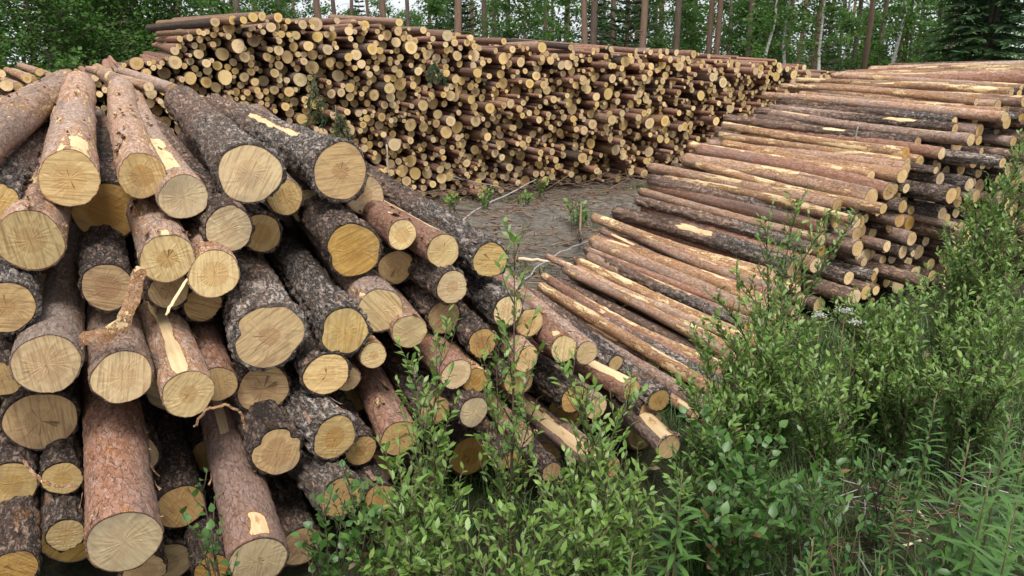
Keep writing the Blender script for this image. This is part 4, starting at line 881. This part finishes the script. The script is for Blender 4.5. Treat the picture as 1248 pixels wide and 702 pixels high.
# dry needles and twig litter
def litter(name, label, pts, lmin, lmax, rad, mat, seed, lift=.03):
    r = np.random.default_rng(seed); g = Geo()
    for p in pts:
        a = r.random()*6.28; l = r.uniform(lmin, lmax); z = float(gz(p[0], p[1]))+r.uniform(.015, lift); d = np.array([math.cos(a)*l, math.sin(a)*l, r.normal(0, .12)*l])
        q = np.array([p[0], p[1], z]); add_tube(g, [q-d/2, q+r.normal(0, l*.06, 3), q+d/2], [rad*r.uniform(.5, 1.3)]*2+[rad*.4], 4, dict(rnd=r.random(), tip=r.random()))
    tag(link(name, g.build(name, [mat])), label, 'twigs', None, 'stuff')
c = at_Z(1085, 640)[:2]
litter('dry_twig_litter', 'reddish dry twigs and needles on the ground at the bottom right', c+r.normal(0, 1, (150, 2))*[.28, .2], .05, .22, .0022, L_DRY, 5, .08)
litter('grey_twig_litter', 'grey dead twigs among the grass at the bottom right', c+r.normal(0, 1, (50, 2))*[.5, .3], .1, .35, .003, TWIG_GREY, 6, .14)
litter('track_litter', 'twigs and bark bits strewn over the churned track', np.c_[r.uniform(1, 13, 1300), r.uniform(5.2, 12.0, 1300)], .05, .4, .0035, TWIG_BROWN, 7, .05)
litter('track_branches', 'brown twigs strewn over the churned track', np.c_[r.uniform(1, 13, 1100), r.uniform(5.2, 12.2, 1100)], .1, .9, .007, TWIG_BROWN, 8, .07)
litter('bark_chip_litter', 'bark chips and short scraps scattered over the churned track', np.c_[r.uniform(1, 13, 2200), r.uniform(5.2, 12.0, 2200)], .03, .12, .010, STRIP, 12, .03)
litter('stack_foot_slash', 'tangle of slash along the foot of the back stack', np.c_[r.uniform(3, 10, 300), r.normal(10.75, .22, 300)], .2, .8, .005, TWIG_BROWN, 9, .22)

def strip(label, pix, Y, width, mat=BARK['o'], seed=0, name='bark_strip', curl=.02):
    """a curled ribbon of bark hanging along the given pixels at distance Y along the pile axis"""
    r = np.random.default_rng(seed); C = np.array([at_Y(x, y, Y+dy) for (x, y, dy) in pix]); s = np.linspace(0, len(C)-1, 5*(len(C)-1)+1)
    Q = np.stack([np.interp(s, range(len(C)), C[:, k]) for k in range(3)], 1); Q[1:-1] += r.normal(0, .0025, (len(Q)-2, 3)); o = Q[0].copy(); Q = Q-o
    V = []; n = len(Q); cs = 5
    for i in range(n):
        d = Q[min(i+1, n-1)]-Q[max(i-1, 0)]; d /= np.linalg.norm(d); sd_ = np.cross(d, [0, -1, .3]); sd_ /= np.linalg.norm(sd_); nn = np.cross(sd_, d); w_ = width*(.92+.16*r.random())*(1 if 0 < i < n-1 else .6)
        for side in (0, 1):
            for k in range(cs):
                u = k/(cs-1)-.5; V.append(Q[i]+sd_*u*w_+nn*(curl*(.25-u*u)+side*.003))
    F = []
    for i in range(n-1):
        a = i*2*cs; b = a+2*cs
        for k in range(cs-1): F += [[a+k, a+k+1, b+k+1, b+k], [a+cs+k+1, a+cs+k, b+cs+k, b+cs+k+1]]
        F += [[a, b, b+cs, a+cs], [a+cs-1, a+2*cs-1, b+2*cs-1, b+cs-1]]
    e = (n-1)*2*cs
    for k in range(cs-1): F += [[k+1, k, cs+k, cs+k+1], [e+k, e+k+1, e+cs+k+1, e+cs+k]]
    ob = link(name, mesh_np(name, V, [np.array(F)], dict(rnd=np.full(len(V), r.random()), h=np.full(len(V), .6)), [mat], None, False), None, Matrix.Translation(Vector(o)))
    tag(ob, label, 'bark strip', 'loose bark strips on the near pile')
strip('broad loose bark strip bent across the front of the orange-tinged end', [(172, 325, 0), (163, 360, -.03), (152, 392, -.06), (128, 408, -.04), (98, 414, .02)], 3.16, .05, seed=1, curl=.01)
strip('stringy bark loop at the head of the long reddish log', [(236, 520, .0), (250, 500, -.02), (275, 493, -.03), (292, 502, -.02), (300, 525, 0)], 2.98, .009, seed=6, curl=.002)
strip('bark ribbon curling round the oval shaded end at left', [(28, 560, .0), (42, 578, -.02), (66, 592, -.03), (96, 592, -.02)], 2.85, .010, seed=7, curl=.002)
strip('white splinter sticking out below the log with the peeled scrap', [(228, 340, -.1), (214, 362, -.14), (202, 384, -.18)], 3.1, .010, SPLINTER, 10, 'splinter', .002)

for k, (x, y, ln, lab) in enumerate([(384, 92, .55, 'dark green spruce twig hanging down the upper left of the back stack'), (409, 128, .5, 'dark green spruce twig hanging just above the orange-ended log'), (531, 72, .3, 'small spruce twig caught near the crest of the back stack'), (1005, 300, .0, '')][:3]):
    P = at_Y(x, y, 10.55); r = np.random.default_rng(60+k); root = empty('spruce_twig', Matrix.Translation(Vector(P))); tag(root, lab, 'twig', 'spruce twigs on the back stack')
    g = Geo(); B = []; D = []
    for b_ in range(5):
        e = np.array([r.normal(0, .13), r.normal(-.03, .03), -ln*r.uniform(.6, 1.1)]); p0 = np.array([0, 0, 0.]) if b_ == 0 else e*0+np.array([0, 0, -ln*.12*b_])
        add_tube(g, [p0, p0+e*.5+[.02, 0, .03], p0+e], [.008, .005, .002], 4, dict(rnd=r.random()))
        for q in range(70): u = r.random(); B.append(p0+e*u+[.02*math.sin(u*PI), 0, .03*math.sin(u*PI)]); D.append(e/ln*.6+r.normal(0, .6, 3))
    link('stem', g.build('stem', [TWIG_BROWN]), root)
    V, T3, Q4, A = leaf_block(B, D, r.normal(0, 1, (len(B), 3)), r.uniform(.05, .09, len(B)), np.full(len(B), .012), .2, None, k)
    link('needles', mesh_np('needles', V, [T3, Q4], A, [L_SPRUCE]), root)['kind'] = 'stuff'
# ------------------------------------------------------------ forest
def leaf_cloud(B, sz, seed, up=.5):
    r = np.random.default_rng(seed); n = len(B); D = r.normal(0, 1, (n, 3)); D[:, 2] *= .5; Nn = np.array([0, 0, 1.])+r.normal(0, .6, (n, 3))
    D /= np.linalg.norm(D, axis=1)[:, None]; S = np.cross(D, Nn); S /= np.linalg.norm(S, axis=1)[:, None]; s = (sz*r.uniform(.6, 1.3, n))[:, None]
    V = np.stack([B, B+D*s*.5+S*s*.38, B+D*s, B+D*s*.5-S*s*.38], 1).reshape(-1, 3); Q = (np.arange(n)*4)[:, None]+np.arange(4)
    return V, Q, dict(rnd=np.repeat(r.random(n), 4), tip=np.repeat(r.random(n)**3, 4))
def broad_proto(seed, h, spread, nb, per, sz, low=.08):
    r = np.random.default_rng(seed); gT = Geo(); gL = Geo(); C = []
    pts = [np.array([r.normal(0, .04)*k, r.normal(0, .04)*k, h*k/7]) for k in range(8)]; add_tube(gT, pts, np.linspace(.05*h/5, .008, 8), 7, dict(rnd=r.random()))
    for k in range(nb):
        f = low+(1-low)*(k+r.random())/nb; i = min(int(f*7), 6); p0 = pts[i]+(pts[i+1]-pts[i])*(f*7-i); a = k*2.4+r.normal(0, .4); l = spread*(1.05-f*.75)*r.uniform(.6, 1.2)
        e = p0+np.array([math.cos(a)*l, math.sin(a)*l, l*r.uniform(.15, .7)]); m = (p0+e)/2+[0, 0, l*.12]; add_tube(gL, [p0, m, e], [.012*h/5, .008*h/5, .003], 4, dict(rnd=r.random()))
        for q in range(per):
            u = r.uniform(.25, 1.05); c = p0+(e-p0)*u+[0, 0, .1*l*math.sin(PI*min(u, 1))]; C.append(c+r.normal(0, 1, 3)*[.17, .17, .11]*(spread/1.5))
    C = np.array(C); V, Q, A = leaf_cloud(C, sz, seed+1)
    return gT, gL, (V, Q, A)
def conifer_proto(seed, h, spread, tiers, droop, low):
    r = np.random.default_rng(seed); gT = Geo(); gL = Geo(); C = []; D = []
    add_tube(gT, [(r.normal(0, .01), 0, h*k/6) for k in range(7)], np.linspace(.016*h, .006, 7), 7, dict(rnd=r.random()))
    for t in range(tiers):
        f = low+(1-low)*t/tiers
        for k in range(7):
            a = k*.9+t*1.3+r.normal(0, .2); l = spread*(1-f)*r.uniform(.75, 1.15)+.12; z = f*h; e = np.array([math.cos(a)*l, math.sin(a)*l, z-droop*l*.5+l*.1])
            p0 = np.array([0, 0, z]); add_tube(gL, [p0, (p0+e)/2-[0, 0, droop*l*.08], e], [.012, .008, .003], 4, dict(rnd=r.random()))
            n = int(16*l/.8)+4
            for q in range(n):
                u = r.uniform(.12, 1.); c = p0+(e-p0)*u; s = r.choice([-1, 1]); sd_ = np.array([-math.sin(a), math.cos(a), 0])*s
                C.append(c); D.append(sd_*.8+np.array([math.cos(a), math.sin(a), 0])*.7+np.array([0, 0, -droop*.5+r.normal(0, .15)]))
    C = np.array(C); D = np.array(D); n = len(C); D /= np.linalg.norm(D, axis=1)[:, None]; S = np.cross(D, np.array([0, 0, 1.])+r.normal(0, .4, (n, 3))); S /= np.linalg.norm(S, axis=1)[:, None]
    s = r.uniform(.18, .38, n)[:, None]*(h/6)**.4
    V = np.stack([C, C+D*s*.5+S*s*.16, C+D*s, C+D*s*.5-S*s*.16], 1).reshape(-1, 3); Q = (np.arange(n)*4)[:, None]+np.arange(4)
    return gT, gL, (V, Q, dict(rnd=np.repeat(r.random(n), 4), tip=np.repeat(r.random(n)**3, 4)))
def pine_proto(seed, h, rad, dark):
    r = np.random.default_rng(seed); gT = Geo(); gL = Geo(); C = []
    pts = [np.array([r.normal(0, .02)*k, r.normal(0, .02)*k, h*k/9-.1*(k == 0)]) for k in range(10)]; add_tube(gT, pts, np.r_[rad*1.15, np.linspace(rad, rad*.35, 9)], 10, dict(rnd=r.random()))
    for k in range(10):                                           # dead lower twigs
        z = r.uniform(1.5, h*.55); a = r.random()*6.28; l = r.uniform(.4, 1.4); i = int(z/h*9); p0 = pts[i]+(pts[i+1]-pts[i])*(z/h*9-i)
        add_tube(gL, [p0, p0+np.array([math.cos(a)*l*.5, math.sin(a)*l*.5, .02]), p0+np.array([math.cos(a)*l, math.sin(a)*l, r.normal(-.1, .15)])], [.016, .010, .004], 4, dict(rnd=r.random()))
    for k in range(22):
        z = h*r.uniform(.55, 1.); a = k*2.4; l = (h*1.05-z)*.38*r.uniform(.6, 1.1)+.3; i = min(int(z/h*9), 8); p0 = pts[i]
        e = np.array([p0[0]+math.cos(a)*l, p0[1]+math.sin(a)*l, z+l*.2]); p0 = np.array([p0[0], p0[1], z]); add_tube(gL, [p0, (p0+e)/2, e], [.035, .025, .01], 4, dict(rnd=r.random()))
        for q in range(32): C.append(p0+(e-p0)*r.uniform(.4, 1.1)+r.normal(0, .22, 3))
    V, Q, A = leaf_cloud(np.array(C), .3, seed+1); return gT, gL, (V, Q, A)
def finish(pr, trunk_mat, leafm, limb_mat=None):
    gT, gL, (V, Q, A) = pr
    return gT.build('trunk', [trunk_mat]), gL.build('limbs', [limb_mat or trunk_mat]), mesh_np('crown', V, [Q], A, [leafm])
PR = dict(
 birch=[finish(broad_proto(1, 7, 1.3, 42, 60, .13, .22), BIRCH_T, L_TREE, STEM), finish(broad_proto(2, 8, 1.4, 44, 60, .13, .3), BIRCH_T, L_TREE, STEM)],
 sapling=[finish(broad_proto(3, 4.2, 1.5, 36, 110, .12, .03), SPRUCE_T, L_TREE, STEM), finish(broad_proto(4, 3.4, 1.4, 32, 115, .12, .03), SPRUCE_T, L_TREE, STEM), finish(broad_proto(5, 5., 1.7, 40, 110, .13, .03), SPRUCE_T, L_TREE, STEM)],
 edge=[finish(broad_proto(13, 5., 1.5, 46, 150, .07, .03), SPRUCE_T, L_TREE, STEM), finish(broad_proto(14, 4.4, 1.5, 44, 150, .07, .03), SPRUCE_T, L_TREE, STEM)],
 spruce=[finish(conifer_proto(6, 8, 1.9, 26, .5, .03), SPRUCE_T, L_SPRUCE), finish(conifer_proto(7, 5, 1.4, 20, .4, .03), SPRUCE_T, L_SPRUCE)],
 pine=[finish(pine_proto(8, 17, .13, 0), PINE_T, L_PINE), finish(pine_proto(9, 16, .12, 0), PINE_T, L_PINE)],
 oldpine=[finish(pine_proto(10, 18, .14, 1), PINE_D, L_PINE)],
 youngpine=[finish(conifer_proto(12, 5.5, 1.3, 17, -.5, .08), PINE_T, L_PINE)])
def tree(kind, var, x, y, label, s=1., rz=None, lean=(0, 0), group=None, name=None):
    tk, lb, cr = PR[kind][var % len(PR[kind])]; z = float(gz(x, y))-np.clip((math.hypot(x, y)-55)/400, 0, 1)*9
    M = Matrix.Translation((x, y, z)) @ Matrix.Rotation(lean[0], 4, 'Y') @ Matrix.Rotation(lean[1], 4, 'X') @ Matrix.Rotation(random.random()*6.28 if rz is None else rz, 4, 'Z') @ Matrix.Scale(s, 4)
    o = empty(name or {'oldpine': 'pine_tree', 'pine': 'pine_tree', 'birch': 'birch_tree', 'spruce': 'spruce_tree', 'sapling': 'young_birch', 'edge': 'young_birch', 'youngpine': 'young_pine'}[kind], M)
    tag(o, label, 'tree', group); tko = link('trunk', tk, o); link('limbs', lb, tko)['kind'] = 'stuff'; link('crown', cr, o)['kind'] = 'stuff'
def at_px(x, depth): d = ray(x, 47); d = d/math.hypot(d[0], d[1]); return d[0]*depth, d[1]*depth
def pos_word(x):
    return 'at the left edge' if x < 90 else 'at the upper left' if x < 260 else 'left of centre' if x < 480 else 'at the centre' if x < 700 else 'right of centre' if x < 900 else 'at the upper right' if x < 1130 else 'at the right edge'
PX = [(157, 10, 1), (218, 9, 0), (268, 5, 1), (290, 7, 1), (345, 5, 1), (390, 9, 0), (470, 8, 0), (497, 5, 1), (556, 9, 0), (592, 6, 1), (602, 5, 1), (714, 8, 0), (724, 8, 1), (747, 7, 0), (764, 4, 1), (785, 9, 0), (824, 7, 1),
      (864, 7, 0), (874, 7, 0), (912, 6, 1), (997, 8, 0), (1045, 5, 1), (1057, 6, 0), (1120, 4, 1), (60, 5, 1), (310, 4, 0), (430, 4, 1), (640, 4, 0), (690, 4, 1), (890, 4, 1), (960, 4, 0), (1025, 4, 1), (1160, 5, 1), (85, 5, 0), (525, 4, 1), (805, 4, 0), (845, 4, 1), (1010, 4, 1), (360, 4, 0), (410, 5, 1), (450, 4, 0), (575, 5, 0), (620, 5, 1), (665, 5, 0), (735, 4, 1), (775, 5, 1), (940, 5, 1), (975, 5, 0), (1075, 5, 1), (1105, 5, 0), (1140, 4, 1)]
for k, (x, wp, dk) in enumerate(PX):
    dep = (.245*FPX/wp) if wp > 6 else .20*FPX/wp*random.uniform(.9, 1.1); dep = max(dep, 19); X_, Y_ = at_px(x, dep)
    s = wp*dep/FPX/.26; ws = 'thick' if wp >= 8 else 'slender' if wp >= 6 else 'thin distant'
    tree('oldpine' if dk else 'pine', k, X_, Y_, f'{ws} {"dark" if dk else "orange-brown"} pine trunk, {ords[sorted(q[0] for q in PX).index(x)]} from the left behind the stacks', max(.75, min(1.2, s)), lean=(random.uniform(-.015, .015), random.uniform(-.02, .02)), group='pines behind the stacks')
for k, (x, dep, ln, lab) in enumerate([(108, 21, .10, 'thin leaning birch at upper left, left of a pair'), (127, 20, .06, 'thin white birch at upper left, right of a pair'), (930, 26, -.14, 'white birch leaning right behind the back stack'), (957, 30, -.03, 'thin pale birch right of the leaning birch'),
                                       (1002, 28, 0, 'birch close beside the upper right pine'), (1092, 32, -.05, 'slim pale birch above the right stack'), (148, 26, .03, 'short thin birch stem beside the dark pine at left'), (1030, 40, 0, 'faint far birch at the upper right')]):
    X_, Y_ = at_px(x, dep); tree('birch', k, X_, Y_, lab, .95, lean=(-ln, 0), group='birches behind the stacks')
rr = np.random.default_rng(404)
cnt = {}
def scatter(kind, xs, d0, d1, lab, s0=.8, s1=1.25):
    for k, x in enumerate(sorted(xs)):
        dep = rr.uniform(d0, d1); X_, Y_ = at_px(x, dep)
        if Y_ < 15.2 and X_ > -1.5: Y_ = 15.2+rr.random()
        tree(kind, int(rr.integers(9)), X_, Y_, f'{lab}, {ords[k]} from the left', rr.uniform(s0, s1), group=lab)
scatter('edge', [-60, -20, 15, 45, 70, 100, 135, 165, 195, 230], 16, 21, 'leafy young birch forming the near green edge', .9, 1.25)
scatter('sapling', np.linspace(230, 1260, 28)+rr.normal(0, 18, 28), 29, 42, 'leafy young birch in the undergrowth behind the stacks', .6, 1.05)
scatter('sapling', np.linspace(-40, 1290, 34)+rr.normal(0, 20, 34), 44, 62, 'distant leafy young birch between the pine trunks', 1., 1.6)
scatter('youngpine', np.linspace(300, 1150, 8)+rr.normal(0, 20, 8), 28, 44, 'young pine in the undergrowth behind the stacks', .7, 1.1)
scatter('spruce', [1205, 1240, 1275], 26, 32, 'dark spruce at the right end of the forest edge', .9, 1.3)
scatter('spruce', [-30, 75, 250, 520, 1070], 34, 46, 'dark spruce among the trees', .6, 1.)
scatter('pine', rr.uniform(-60, 1300, 26), 45, 75, 'far pine in the depth of the forest', .8, 1.1)
